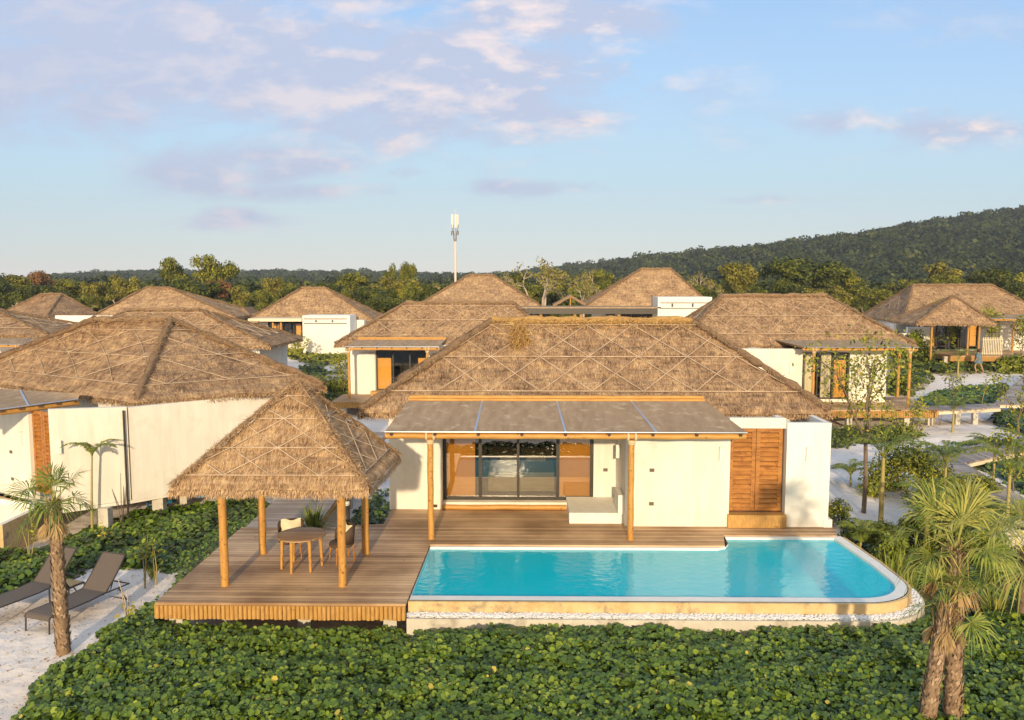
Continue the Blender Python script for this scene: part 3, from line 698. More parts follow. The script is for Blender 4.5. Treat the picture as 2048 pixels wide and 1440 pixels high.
# ------------------------------------------------------------------ gazebo
o = (-4.9, 16.8, 0)
gb = thing('thatched_gazebo', 'small open gazebo with steep thatched pyramid roof on four log posts', 'gazebo', o)
for x, y, top in ((-6.12, 15.84, 2.3), (-3.70, 15.86, 2.3), (-5.97, 17.79, 2.3), (-3.61, 17.83, 2.3)):
    MB().log((x, y, .0), (x, y, top), .085, 12).build('post', 'log', gb, o)
bm = MB()
for a, b in (((-6.2, 15.85, 2.12), (-3.5, 15.85, 2.12)), ((-6.1, 17.8, 2.12), (-3.4, 17.8, 2.12)), ((-6.05, 15.6, 2.24), (-6.0, 18, 2.24)), ((-3.66, 15.6, 2.24), (-3.62, 18, 2.24))): bm.log(a, b, .06)
bm.build('roof_beams', 'log_x', gb, o)
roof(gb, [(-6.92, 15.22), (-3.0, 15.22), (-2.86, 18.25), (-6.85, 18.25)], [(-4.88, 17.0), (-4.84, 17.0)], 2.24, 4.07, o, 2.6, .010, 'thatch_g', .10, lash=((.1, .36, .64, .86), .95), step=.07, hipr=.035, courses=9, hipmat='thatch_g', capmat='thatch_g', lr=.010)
cap = MB(); k = 500; p = np.tile([-4.86, 17.0, 4.03], (k, 1))+rng.normal(0, .04, (k, 3)); an = rng.uniform(0, 6.28, k)
d = np.stack([np.cos(an)*.55, np.sin(an)*.55, np.full(k, -.7)+rng.normal(0, .25, k)], 1); d /= np.linalg.norm(d, axis=1, keepdims=True); sd = np.stack([-np.sin(an), np.cos(an), 0*an], 1)
cap.kites(p, d, sd, rng.uniform(.12, .3, k), .015, rng.normal(.5, .2, k)); cap.build('ridge_cap', 'thatch_g', gb, o)

# round table
o = P(580, 1110, 0)
o = (-4.84, 16.95, 0)
tb = thing('round_table', 'round wooden dining table with five tapered legs under the gazebo', 'table', o)
MB().lathe((o[0], o[1], .70), [(0, 0), (.50, 0), (.53, .012), (.53, .03), (.51, .04), (0, .04)], 36).build('tabletop', 'deck', tb, o)
for a in (-105, -50, 10, 60, 130, 200):
    if a == 60: continue
    x, y = o[0]+.40*cos(radians(a)), o[1]+.40*sin(radians(a))
    MB().tube([(x, y, .70), (x+.03*cos(radians(a)), y+.03*sin(radians(a)), 0)], [.042, .026], 10).build('leg', 'log', tb, o)
def chair(o, rz, label):
    r = thing('wicker_armchair', label, 'chair', (0, 0, 0), 'armchairs around the gazebo table')
    V = []; n = 22
    for i in range(n+1):
        a = pi*(-.12+1.24*i/n); h = .80 if .2 < i/n < .8 else .80-.14*(abs(i/n-.5)-.3)/.2
        rx, ry = .29, .27
        V += [(rx*cos(a)*.92, ry*sin(a)*.92+.02, .40), (rx*cos(a), ry*sin(a)+.04, h), (rx*cos(a)*.9, ry*sin(a)*.9+.03, h+.01), (rx*cos(a)*.82, ry*sin(a)*.82+.01, .42)]
    Fc = [(4*i+a_, 4*i+4+a_, 4*i+4+(a_+1) % 4, 4*i+(a_+1) % 4) for i in range(n) for a_ in range(4)]
    MB().add(V, Fc, smooth=True).build('backrest', 'wicker', r)
    MB().lathe((0, 0, .36), [(0, 0), (.26, 0), (.28, .03), (.27, .07), (0, .08)], 20).build('seat', 'wicker', r)
    for x, y in ((-.2, -.18), (.2, -.18), (-.17, .2), (.17, .2)):
        MB().tube([(x, y, .38), (x*1.15, y*1.15, 0)], [.022, .015], 8).build('leg', 'teak', r)
    c = MB(); n = 8
    G_ = [((i/n-.5)*.44, .18-.05*(1-abs(2*i/n-1))-.10*(1-j/n), .46+j/n*.36+.02*sin(i)) for j in range(n+1) for i in range(n+1)]
    G2 = [(x, y-.09*sin(pi*(i % (n+1))/n)*sin(pi*(i//(n+1))/n)-.01, z) for i, (x, y, z) in enumerate(G_)]
    Fc = [(j*(n+1)+i, j*(n+1)+i+1, (j+1)*(n+1)+i+1, (j+1)*(n+1)+i) for j in range(n) for i in range(n)]
    c.add(G_, [f[::-1] for f in Fc], smooth=True).add(G2, Fc, smooth=True).build('cushion', 'cushion', r)
    r.location = o; r.rotation_euler = (0, 0, rz); return r
chair((-5.26, 17.6, 0), .25, 'dark wicker armchair with cream cushion behind the table, left side')
chair((-4.05, 17.35, 0), -1.0, 'dark wicker armchair with cream cushion partly hidden by right front gazebo post')
# bollard lamp
o = (-4.68, 20.6, -.6)
bl = thing('bollard_lamp', 'black bollard lamp with white band by the boardwalk behind the gazebo', 'lamp', o)
MB().lathe(o, [(0, 0), (.11, 0), (.11, .95), (0, .95)], 16).build('body', 'metal_dark', bl, o)
MB().lathe((o[0], o[1], o[2]+.952), [(.10, 0), (.10, .04), (.11, .041), (.11, .07), (.10, .071), (.10, .12), (0, .12)], 16).build('light_band', 'lampwhite', bl, o)
MB().lathe((o[0], o[1], o[2]+1.075), [(.12, 0), (.12, .05), (0, .07)], 16).build('cap', 'metal_dark', bl, o)

# loungers
def lounger(loc, rz, label):
    r = thing('sun_lounger', label, 'sun lounger', (0, 0, 0), 'sun loungers on the sand')
    W_ = .32; prof = [(-1.0, .30), (-.97, .36), (-.9, .385), (-.5, .37), (0.0, .36), (.40, .38)]
    back = [(.40, .38), (.62, .60), (.95, .98), (1.0, 1.02)]
    for nm, pr in (('seat', prof), ('backrest', back)):
        V = [(s*W_, y, z+e) for y, z in pr for s, e in ((-1, 0), (1, 0))]
        V2 = [(a, b, c-.012) for a, b, c in V]; k = len(pr)
        Fc = [(2*i, 2*i+1, 2*i+3, 2*i+2) for i in range(k-1)]
        MB().add(V, Fc, smooth=True).add(V2, [f[::-1] for f in Fc], smooth=True).build(nm, 'sling', r)
    fr = MB()
    for s in (-1, 1):
        fr.tube([(s*(W_+.01), y, z-.01) for y, z in prof], .018, 6); fr.tube([(s*(W_+.01), y, z-.01) for y, z in back], .018, 6)
    fr.tube([(-W_, 1.0, 1.01), (W_, 1.0, 1.01)], .018, 6); fr.tube([(-W_, .4, .36), (W_, .4, .36)], .018, 6)
    for s in (-1, 1):
        fr.tube([(s*W_, .4, .36), (s*W_, 1.05, .34)], .016, 6); fr.tube([(s*.25, .6, .36), (s*.25, .85, .86)], .012, 6)
    fr.tube([(-W_, 1.05, .34), (W_, 1.05, .34)], .016, 6)
    fr.build('frame', 'metal_dark', r)
    for s in (-1, 1):
        MB().tube([(s*W_, -.98, .33), (s*W_, -1.0, 0)], .018, 6).build('leg', 'metal_dark', r)
    MB().tube([(-W_, .75, .34), (-W_, .95, 0.01), (W_, .95, 0.01), (W_, .75, .34)], .016, 6).build('rear_leg', 'metal_dark', r)
    r.location = loc; r.rotation_euler = (0, 0, rz); return r
def aim(p, q): return atan2(q[1]-p[1], q[0]-p[0])-pi/2
a = P(75, 1268, -.85); b = P(215, 1205, -.85)
rz = aim(a, (-9.25, 16.9)); c_ = np.array(a[:2])+np.array([-sin(rz), cos(rz)])*1.0
lounger((c_[0], c_[1], -.84), rz, 'brown mesh sun lounger standing right of the small glass table')
c2 = c_+np.array([-cos(rz), -sin(rz)])*1.4-np.array([-sin(rz), cos(rz)])*.05
lounger((c2[0], c2[1], -.84), rz, 'brown mesh sun lounger cut off by the left picture edge beside the hedge')
ct = (c_+c2)/2+np.array([-sin(rz), cos(rz)])*.35
st_ = thing('side_table', 'small square glass table between the two sun loungers', 'table', (*ct, -.84))
fr = MB(); o = (*ct, -.84); ax = (cos(rz), sin(rz)); ay = (-sin(rz), cos(rz))
def lp(u, v, z): return (ct[0]+ax[0]*u+ay[0]*v, ct[1]+ax[1]*u+ay[1]*v, -.84+z)
cs = [(-.24, -.24), (.24, -.24), (.24, .24), (-.24, .24)]
for i in range(4): fr.tube([lp(*cs[i], .44), lp(*cs[(i+1) % 4], .44)], .018, 6)
fr.build('frame', 'metal_dark', st_, o)
for c in cs: MB().tube([lp(*c, .43), lp(*c, 0)], .018, 6).build('leg', 'metal_dark', st_, o)
MB().obox(lp(0, 0, .455), ax, .46, .46, .01).build('tabletop', 'glass_top', st_, o)
# pot
o = (12.95, 20.6, -.85)
pt = thing('plant_pot', 'big round white planter at the right edge behind the fan palms', 'planter', o)
MB().lathe(o, [(.3, 0), (.5, .15), (.62, .42), (.58, .66), (.50, .74), (.46, .74), (.44, .62), (0, .60)], 28).build('bowl', 'pot', pt, o)
MB().lathe((o[0], o[1], o[2]+.64), [(0, 0), (.445, .0)], 20).build('soil', 'soil', pt, o)
# ------------------------------------------------------------------ villa B (left, turned)
o = (-13, 25, 0)
vb = thing('thatched_villa', 'cream villa with broad thatched roof left of the gazebo, its hip corner facing the camera', 'villa', o, 'thatched villas of the resort')
Fc_, Rc, Lc, Bc = (-11.2, 22.75), (-6.5, 26.2), (-21.0, 28.9), (-15.4, 32.3)
ra, rb = Q(190, 641, 27.2), Q(342, 638, 27.2)
roof(vb, [Lc, Fc_, Rc, Bc], [ra[:2], rb[:2]], 2.82, 4.93, o, .9, .015, lash=((.16, .5, .85), 1.9), lr=.010, capmat='hip', faces=(0, 1, 2))
W = MB()
wL = P(0, 983, 0)[:2]; w2 = P(66, 1001, 0)[:2]; w3 = P(108, 1012, 0)[:2]; w4 = P(108, 1020, 0)[:2]; w5 = P(262, 999, 0)[:2]
d_ = np.array(w2)-np.array(wL); wLL = tuple(np.array(wL)-d_*4)
W.wall(wLL, w2, -.02, 2.72, .2)
W.wall(w4, w5, -.02, (2.78, 2.68), .2)
c2_ = np.array(Rc)+np.array([-.45, .25]); c1_ = np.array(w5)+np.array([.05, .02])
W.wall(tuple(c1_), tuple(c2_), -.03, 2.66, .2); W.wall(tuple(c2_), (-13.5, 31.5), -.03, 2.7, .2)
W.wall((-19.5, 28.0), (-11.8, 23.5), .5, 2.72, .15)
W.prism([w2, w4, w5, tuple(c2_), (-13.5, 31.4), (-19, 28)], -.12, -.03)
W.build('wall', 'plaster', vb, o)
dd = np.array(w3)-np.array(w2); dd /= np.linalg.norm(dd); nn = np.array([-dd[1], dd[0]])*.1
louvre_door(vb, tuple(np.array(w2)+nn), tuple(np.array(w3)+nn), .25, 2.6, o)
pz = (w5[0]-.05, w5[1]-.1)
MB().tube([(*pz, 2.6), (*pz, -.6)], .03, 8).build('downpipe', 'frame', vb, o)
f0, f1, t0_, t1_ = P(-180, 842, 2.78)[:2], P(156, 798, 2.78)[:2], P(-180, 768, 2.93)[:2], P(160, 787, 2.93)[:2]
awning(vb, f0, f1, t0_, t1_, 2.78, 2.93, o, 2, (), 0, topbeam=False)
dw = np.array(w5)-np.array(w4); dw /= np.linalg.norm(dw); wall_lamp(vb, (*(np.array(w4)+dw*.2), 1.55), dw, o)
dl = d_/np.linalg.norm(d_); wall_lamp(vb, (*(np.array(w2)-dl*.35), 1.6), dl, o); socket(vb, (*(np.array(w2)-dl*1.05), 1.25), dl, o); socket(vb, (*(np.array(w2)-dl*1.05), .45), dl, o)
for q in ((295, 1005), (180, 1030), (345, 985), (430, 965)):
    p = P(q[0], q[1], -.1); MB().box((p[0]-.16, p[1]-.14+.75, -1.1), (p[0]+.16, p[1]+.14+.75, -.1)).build('pier', 'concrete', vb, o)
pp = MB(); a = P(283, 1015, -.5); b = P(345, 1000, -.5); pp.tube([(a[0], a[1]+.4, -.2), (a[0], a[1]+.4, -.62), (b[0], b[1]+.4, -.6), (b[0]+2.5, b[1]+2.2, -.6)], .05, 8)
pp.build('water_pipe', 'pipe_blue', vb, o)

# small pool of villa B
po = PP([(-220, 985), (0, 1003), (62, 1012), (64, 1022), (0, 1052), (-220, 1075)], -.12); o = (-14.5, 21, 0)
sp2 = thing('plunge_pool', 'small pale plunge pool with stone rim cut off by the left edge', 'swimming pool', o)
cen = np.mean(po, axis=0); big = [tuple(cen+(np.array(p)-cen)*1.09) for p in po]
r_ = MB(); n = len(po); V = [(*p, -.05) for p in po]+[(*p, -.05) for p in big]+[(*p, -1.1) for p in big]+[(*p, -.2) for p in po]
r_.add(V, [(i, i+n, (i+1) % n+n, (i+1) % n) for i in range(n)]); r_.add(V, [(i, (i+1) % n, (i+1) % n+3*n, i+3*n) for i in range(n)])
r_.build('coping', 'coping', sp2, o)
MB().add(V, [(i+n, i+2*n, (i+1) % n+2*n, (i+1) % n+n) for i in range(n)]).build('stone_edge', 'stone', sp2, o)
MB().add([(*p, -.55) for p in po], [tuple(range(n))]).build('basin', 'tile', sp2, o)
MB().add([(*p, -.12) for p in po], [tuple(range(n))]).build('water', 'water', sp2, o)
o = (-15, 23, 0)
d2 = thing('timber_deck', 'sunlit timber deck strip between plunge pool and left villa wall', 'deck', o)
MB().prism([wLL, w2, w4, big[2], big[1], big[0]], -.14, -.055).build('deck_boards', 'deck', d2, o)

# ------------------------------------------------------------------ further villas
def simple_roof(root, corners, ridge, ze, zr, o, lash=None, faces=(0, 1, 3), dens=.8, bw=.03, **k):
    roof(root, corners, ridge, ze, zr, o, dens, bw, lash=lash, lr=.016, step=.2, hipr=.09, capmat='hip', faces=faces, **k)
# C
o = (-6, 45, 0)
vc = thing('thatched_villa', 'cream villa with orange blind and thatched roof seen behind the main roof\'s left hip', 'villa', o, 'thatched villas of the resort')
simple_roof(vc, [(-10.6, 44.5), (1.9, 44.5), (1.9, 51), (-10.6, 51)], [Q(812, 608, 47.4)[:2], (-.6, 47.4)], 2.8, 5.0, o, ((.2, .58, .92), 1.4))
yw = 44.2; xA, xB, xC, xD = Q(700, 700, yw)[0], Q(751, 700, yw)[0], Q(853, 700, yw)[0], 1.0
W = MB().box((xA, yw, -.1), (xB, yw+.25, 2.75)).box((xB, yw+.02, -.1), (xC, yw+.25, .2)).box((xB, yw+.02, 2.5), (xC, yw+.25, 2.75)).box((xC, yw, -.1), (xD, yw+.25, 2.75)).box((xA, yw+.25, -.1), (xA+.2, 50, 2.75))
W.box((xB-.9, yw-.12, -.1), (xB-.02, yw, 2.3))
W.build('wall', 'plaster', vc, o)
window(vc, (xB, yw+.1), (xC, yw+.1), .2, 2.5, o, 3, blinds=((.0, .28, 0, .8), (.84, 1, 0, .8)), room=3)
awning(vc, Q(689, 692, 42.5)[:2], Q(878, 692, 42.5)[:2], Q(716, 676, 44.5)[:2], Q(892, 676, 44.5)[:2], 2.78, 3.05, o, 2, (.035, .87), 0, topbeam=True, nr=7)
y0 = P(712, 803, 0)[1]
platform(vc, [(xA-.4, y0), (-1, y0), (-1, 44.2), (xA-.4, 44.2)], o, 0, .05, .3, edges=((0, 1), (3, 0)), piers=[(xA+.2, y0+.3), (xA+2.5, y0+.3)])
MB().box((xB-.2, yw-.7, 0), (xC, yw-.02, .22)).build('door_step', 'skirt', vc, o)
# D
o = (15, 43, 0)
vd = thing('thatched_villa', 'cream villa with curtained window and awning to the right behind the main villa', 'villa', o, 'thatched villas of the resort')
simple_roof(vd, [(8.2, 42.6), (20.9, 42.6), (20.9, 49.2), (8.2, 49.2)], [Q(1446, 590, 45.9)[:2], Q(1652, 590, 45.9)[:2]], 2.95, 5.45, o, ((.2, .58, .92), 1.4))
yw = 41.5; xs = [Q(p, 700, yw)[0] for p in (1440, 1606, 1701, 1775)]
W = MB().box((xs[0], yw, -.1), (xs[1], yw+.25, 2.78)).box((xs[1], yw+.02, -.1), (xs[2], yw+.25, .15)).box((xs[1], yw+.02, 2.6), (xs[2], yw+.25, 2.75)).box((xs[2], yw, -.1), (xs[3], yw+.25, 2.75)).box((xs[3]-.2, yw+.25, -.1), (xs[3], 48, 2.75)).box((xs[0], yw+.25, -.1), (xs[0]+.2, 47, 2.7))
W.build('wall', 'plaster', vd, o)
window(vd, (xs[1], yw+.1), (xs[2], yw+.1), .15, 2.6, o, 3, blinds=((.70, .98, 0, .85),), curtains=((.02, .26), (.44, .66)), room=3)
wall_lamp(vd, (Q(1580, 735, yw)[0], yw, 1.5), (1, 0), o, .5)
awning(vd, Q(1608, 693, 40.2)[:2], Q(1838, 693, 40.2)[:2], Q(1547, 681, 43.0)[:2], Q(1790, 679, 43.0)[:2], 2.97, 3.15, o, 0, (.10, .94), 0, topbeam=False, nr=8)
MB().log((20.35, 43.4, 0), (20.35, 43.4, 2.9), .075).build('post', 'log', vd, o)
platform(vd, [(9.5, 38.7), (20.3, 39.0), (20.9, 43.5), (9.5, 43.5)], o, 0, .05, .33, edges=((0, 1), (1, 2)), piers=[(16.0, 39.1), (18.9, 39.3), (20.1, 39.4), (13, 39.2)])
# J, K, I, H
o = (-20, 46, 0)
vj = thing('thatched_villa', 'brown thatched roof with long right hip peeping over the left villa roof', 'villa', o, 'thatched villas of the resort')
jr = P(542, 694, 2.7)
simple_roof(vj, [(jr[0]-12.5, jr[1]), (jr[0], jr[1]), (jr[0], jr[1]+6.4), (jr[0]-12.5, jr[1]+6.4)], [Q(262, 623, 46)[:2], Q(398, 623, 46)[:2]], 2.8, 4.62, o, ((.2, .58, .92), 1.4), faces=(0, 1))
MB().box((jr[0]-11, jr[1]+.8, -.5), (jr[0]-.9, jr[1]+6, 2.7)).build('wall', 'plaster', vj, o)
o = (-32, 52, 0)
vk = thing('thatched_villa', 'thatched villa cut off by the left edge with shaded awning below its roof', 'villa', o, 'thatched villas of the resort')
kr = P(97, 671, 2.7)
simple_roof(vk, [(kr[0]-13, kr[1]-1), (kr[0], kr[1]), (kr[0]+.5, kr[1]+6.4), (kr[0]-13, kr[1]+5.5)], [(kr[0]-10, kr[1]+2.5), Q(-12, 621, kr[1]+3.2)[:2]], 2.8, 4.35, o, ((.25, .62, .92), 1.6), faces=(0, 1))
MB().box((kr[0]-12, kr[1]+.6, -.5), (kr[0]-1, kr[1]+5.5, 2.7)).build('wall', 'plaster', vk, o)
awning(vk, Q(-60, 703, kr[1]-2.4)[:2], Q(45, 700, kr[1]-2.4)[:2], Q(-60, 690, kr[1]+.1)[:2], Q(52, 688, kr[1]+.1)[:2], 2.3, 2.6, o, 0, (.9,), -.5, topbeam=False, nr=5)
o = (-36, 70, 0)
vi = thing('thatched_villa', 'tall pinkish thatched roof behind the left villa\'s ridge, white parapet at its left', 'villa', o, 'thatched villas of the resort')
il = P(183, 633, 3.25)
simple_roof(vi, [(il[0], il[1]), (il[0]+12.6, il[1]), (il[0]+12.6, il[1]+7), (il[0], il[1]+7)], [Q(292, 578, il[1]+3.4)[:2], Q(338, 578, il[1]+3.4)[:2]], 3.3, 5.72, o, faces=(0, 1, 3), tintoff=.08)
a = Q(110, 631, il[1]-1); b = Q(300, 631, il[1]-1)
MB().box((a[0], a[1], -.5), (b[0], a[1]+.3, a[2])).box((il[0]+1, il[1]+.7, -.5), (il[0]+12, il[1]+6.5, 3.2)).build('wall', 'plaster_white', vi, o)
o = (-48, 84, 0)
vh = thing('thatched_villa', 'far thatched villa with vine-hung white wall at the left', 'villa', o, 'thatched villas of the resort')
hl, hf, hr = P(2, 631, 3.0)[:2], P(92, 633, 3.0)[:2], P(196, 630, 3.0)[:2]
hl, hf, hr = Q(0, 631, 84), Q(94, 634, 79), Q(196, 630, 84)
simple_roof(vh, [hl[:2], hf[:2], hr[:2], (hr[0]-5, 90)], [Q(82, 590, 84)[:2], Q(124, 590, 84)[:2]], 2.95, 5.0, o, faces=(0, 1, 2), tintoff=-.05)
wa, wb = Q(50, 640, 80.8), Q(190, 640, 84.5)
MB().wall((hf[0]-.5, hf[1]+1), (hr[0]-.8, hr[1]+.6), -.3, 2.9, .2).wall((hl[0]+1, hl[1]+.5), (hf[0]-.5, hf[1]+1), -.3, 2.9, .2).build('wall', 'plaster_white', vh, o)
# F
o = (-19, 73, 0)
vf = thing('thatched_villa', 'far villa with square white parapet block and hipped thatched roof beside the sandy garden', 'villa', o, 'thatched villas of the resort')
fl_, fr_ = Q(497, 638, 73), Q(745, 638, 73)
simple_roof(vf, [fl_[:2], fr_[:2], (fr_[0], 79.5), (fl_[0], 79.5)], [Q(604, 576, 76)[:2], Q(652, 576, 76)[:2]], fl_[2]+.05, Q(604, 576, 76)[2], o, tintoff=.05)
yw = 72.2; X = lambda p, Y=72.2: Q(p, 650, Y)[0]; Z = lambda y, Y=72.2: Q(600, y, Y)[2]
W = MB().box((X(517), yw, -.3), (X(535), yw+.2, Z(645))).box((X(535), yw, -.3), (X(605), yw+.2, Z(677))).box((X(605), yw, -.3), (X(728), yw+4, Z(640)))
W.build('wall', 'plaster', vf, o)
W = MB(); ya = 69.5; W.box((X(605, ya), ya, -.3), (X(700, ya), ya+2.6, Z(631, ya))); W.build('parapet_block', 'plaster_white', vf, o)
W = MB(); zz = Z(637, ya); W.box((X(608, ya), ya-.08, zz-.05), (X(694, ya), ya-.002, zz)).box((X(608, ya), ya-.08, Z(646, ya)-.05), (X(694, ya), ya-.002, Z(646, ya)))
for p in (631, 664): W.box((X(p, ya), ya-.06, Z(643, ya)-.05), (X(p, ya)+.12, ya-.003, Z(640, ya)))
W.build('parapet_trim', 'metal_dark', vf, o)
window(vf, (X(536), yw+.05), (X(603), yw+.05), Z(676), Z(646), o, 4, blinds=((.1, .4, 0, 1), (.84, 1, 0, 1)), room=2)
MB().box((X(497, 70.5), 70.4, Z(643, 70.5)), (X(604, 70.5), 73, Z(637, 70.5))).build('canopy', 'coping_warm', vf, o)
MB().box((X(446, 70.5), 70.0, Z(645, 70.5)), (X(520, 70.5), 72.5, Z(642, 70.5))).build('flat_canopy', 'awning', vf, o)
pb_ = MB()
for p in (546, 562): pb_.log((X(p, 70.6), 70.6, -.2), (X(p, 70.6), 70.6, Z(645, 70.6)), .09, 8)
for p in (452, 478, 512): pb_.log((X(p, 70.6), 71.2, -.2), (X(p, 70.6), 71.2, Z(645, 70.6)), .07, 8)
pb_.build('posts', 'log', vf, o)
def porch(root, px0, px1, pyt, pyb, Y, o, name='porch_roof'):
    a = Q(px0, pyb, Y); b = Q(px1, pyb, Y); c = Q((px0+px1)/2, pyt, Y); m = MB()
    for e in (a, b):
        n = 10; V = []
        for j in range(n+1):
            for dy in (0, 2.6): 
                for dz in (0, .28): V.append((e[0]+(c[0]-e[0])*j/n, Y+dy, e[2]+(c[2]-e[2])*j/n+dz+random.uniform(-.03, .03)))
        for j in range(n): 
            k = 4*j; m.add(V, [(k, k+4, k+5, k+1), (k+1, k+5, k+7, k+3), (k+2, k+3, k+7, k+6), (k, k+2, k+6, k+4)], tint=.5)
    m.build(name, 'hip', root, o)
    MB().log((c[0], Y+.1, a[2]-1.0), (c[0], Y+.1, c[2]), .06, 6).log((a[0]+.2, Y+.1, a[2]+.05), (b[0]-.2, Y+.1, a[2]+.05), .06, 6).build('porch_post', 'log', root, o)
porch(vf, 464, 508, 621, 642, 73.5, o)
# G1, G2 with long canopy
o = (-2, 76, 0)
g1 = thing('thatched_villa', 'far villa with pointed hipped thatch standing under the telecom mast', 'villa', o, 'thatched villas of the resort')
a, b = Q(832, 612, 75), Q(1082, 613, 75)
simple_roof(g1, [a[:2], b[:2], (b[0], 82), (a[0], 82)], [Q(938, 550, 78.5)[:2], Q(985, 550, 78.5)[:2]], a[2]+.05, Q(940, 550, 78.5)[2], o, tintoff=.05)
MB().box((a[0]+1, 75.8, 0), (b[0]-1, 81, a[2]-.05)).build('wall', 'plaster', g1, o)
wd = MB(); 
for p0, p1 in ((1012, 1040), (1048, 1060), (1072, 1098)): wd.box((Q(p0, 620, 75.7)[0], 75.7, 1.5), (Q(p1, 620, 75.7)[0], 75.79, 3.5))
wd.build('window', 'frame', g1, o)
o = (12, 76, 0)
g2 = thing('thatched_villa', 'far villa with highest thatched roof and white parapet right of the bare tree', 'villa', o, 'thatched villas of the resort')
a, b = Q(1173, 611, 75), Q(1424, 604, 75)
simple_roof(g2, [a[:2], b[:2], (b[0], 82), (a[0], 82)], [Q(1282, 538, 78.5)[:2], Q(1342, 538, 78.5)[:2]], a[2]+.05, Q(1300, 538, 78.5)[2], o, tintoff=.05)
MB().box((a[0]+1, 76.2, 0), (b[0]-1, 81, a[2]-.05)).build('wall', 'plaster', g2, o)
ya = 71.5; x0, x1 = Q(1316, 600, ya)[0], Q(1424, 600, ya)[0]; zt = Q(1350, 594, ya)[2]
MB().box((x0, ya, 0), (x1, ya+3, zt)).build('parapet_block', 'plaster_white', g2, o)
W = MB(); z1, z2 = Q(1350, 605, ya)[2], Q(1350, 616, ya)[2]
W.box((x0+.2, ya-.08, z1-.05), (x1-.2, ya-.002, z1)).box((x0+.2, ya-.08, z2-.05), (x1-.2, ya-.002, z2)).box((x0+1.2, ya-.06, z2+.1), (x0+1.35, ya-.003, z1-.1)).box((x0+3, ya-.06, z2+.1), (x0+3.15, ya-.003, z1-.1))
W.build('parapet_trim', 'metal_dark', g2, o)
wd = MB()
for p0, p1 in ((1213, 1230), (1243, 1262), (1265, 1283), (1286, 1312)): wd.box((Q(p0, 620, 75.9)[0], 75.9, 1.5), (Q(p1, 620, 75.9)[0], 76.18, 3.7))
wd.build('window', 'frame', g2, o)
cl = Q(980, 614, 71.5); cr = Q(1322, 611, 71.5); o = (4, 73, 3)
cn = thing('flat_canopy', 'long flat dark canopy linking the two far villas just above the main ridge', 'canopy', o)
MB().box((cl[0], 71.5, cl[2]-.12), (cr[0], 75.5, cl[2]+.0)).build('canopy_slab', 'awning', cn, o)
MB().box((cl[0]+.05, 71.56, cl[2]-.62), (cr[0]-.05, 71.66, cl[2]-.121)).build('fascia', 'frame', cn, o)
for p in (1040, 1082, 1150, 1162, 1238): 
    x = Q(p, 620, 71.9)[0]; MB().log((x, 71.9, .2), (x, 71.9, cl[2]-.63), .13, 8).build('post', 'log', cn, o)
o = (7, 77, 0)
pg = thing('gable_porch', 'small open thatched gable between the two far villas', 'porch', o); porch(pg, 1106, 1176, 595, 615, 77, o, 'gable_roof')
# E
o = (38, 70, 0)
ve = thing('thatched_villa', 'big turned villa with thatched roof and timber deck at the far right', 'villa', o, 'thatched villas of the resort')
eb, ef, er_ = Q(1720, 631, 78), Q(1806, 643, 67.5), Q(2120, 640, 70)
simple_roof(ve, [ef[:2], er_[:2], (er_[0]+2, 79), eb[:2]], [Q(1826, 570, 72)[:2], Q(1984, 570, 73)[:2]], ef[2]+.05, Q(1826, 570, 72)[2], o, ((.3, .65), 2.0))
W = MB().wall((ef[0]-.2, ef[1]+1.2), (er_[0], er_[1]+1.2), 0, ef[2]-.05, .2).wall((eb[0]+1.4, eb[1]), (ef[0]-.2, ef[1]+1.2), 0, ef[2]-.05, .2)
W.build('wall', 'plaster', ve, o)
yb = 66.5
for a_, b_ in (((Q(1812, 650, yb)[0], yb-.4, -.3), (Q(1856, 650, yb)[0], yb, Q(1812, 654, yb)[2])), ((Q(2000, 650, yb)[0], yb, .3), (Q(2090, 650, yb)[0], yb+.2, Q(2000, 642, yb)[2])), ((Q(1764, 650, yb)[0], yb-3, -.5), (Q(1812, 650, yb)[0], yb-2.6, Q(1764, 662, yb)[2]))):
    MB().box(a_, b_).build('garden_wall', 'plaster_white', ve, o)
for p0, p1, bl_ in ((1856, 1894, ((0, .4, 0, 1),)), (1922, 1958, ((.4, .95, 0, 1),))):
    window(ve, (Q(p0, 650, yb)[0], yb), (Q(p1, 650, yb)[0], yb), .9, 3.0, o, 2, blinds=bl_, room=1.2)
awning(ve, Q(1975, 637, 64.5)[:2], Q(2100, 636, 64.5)[:2], Q(1958, 629, 67)[:2], Q(2100, 628, 67)[:2], Q(1975, 637, 64.5)[2], Q(1975, 629, 67)[2], o, 0, (.43,), .6, topbeam=False, nr=5)
platform(ve, [(Q(1895, 710, 62)[0], 61.5), (Q(2100, 710, 62)[0], 61.5), (Q(2100, 710, 66)[0], 66.4), (Q(1850, 710, 66)[0], 66.4)], o, .62, .08, .35, edges=((0, 1), (3, 0)), piers=[(32.6, 62), (35, 62), (37.5, 62)])
ty = 61.9; fe = MB()
for i in range(12): x = Q(1966+i*3.4, 700, ty)[0]; fe.box((x-.03, ty, .65), (x+.03, ty+.04, 2.0))
fe.box((Q(1964, 700, ty)[0], ty+.045, 1.8), (Q(2006, 700, ty)[0], ty+.09, 1.86)).box((Q(1964, 700, ty)[0], ty+.045, .75), (Q(2006, 700, ty)[0], ty+.09, .81))
fe.build('slat_rail', 'coping_warm', ve, o)
o = (33.5, 63, 0)
g2_ = thing('thatched_gazebo', 'far thatched gazebo half hidden by shrubs before the far right villa', 'gazebo', o)
a, b = Q(1832, 647, 61.5), Q(1994, 647, 61.5)
simple_roof(g2_, [a[:2], b[:2], (b[0], 66), (a[0], 66)], [(Q(1906, 592, 63.8)[0]-.02, 63.7), (Q(1906, 592, 63.8)[0]+.02, 63.7)], a[2]+.05, Q(1906, 592, 63.8)[2], o, faces=(0, 1, 3))
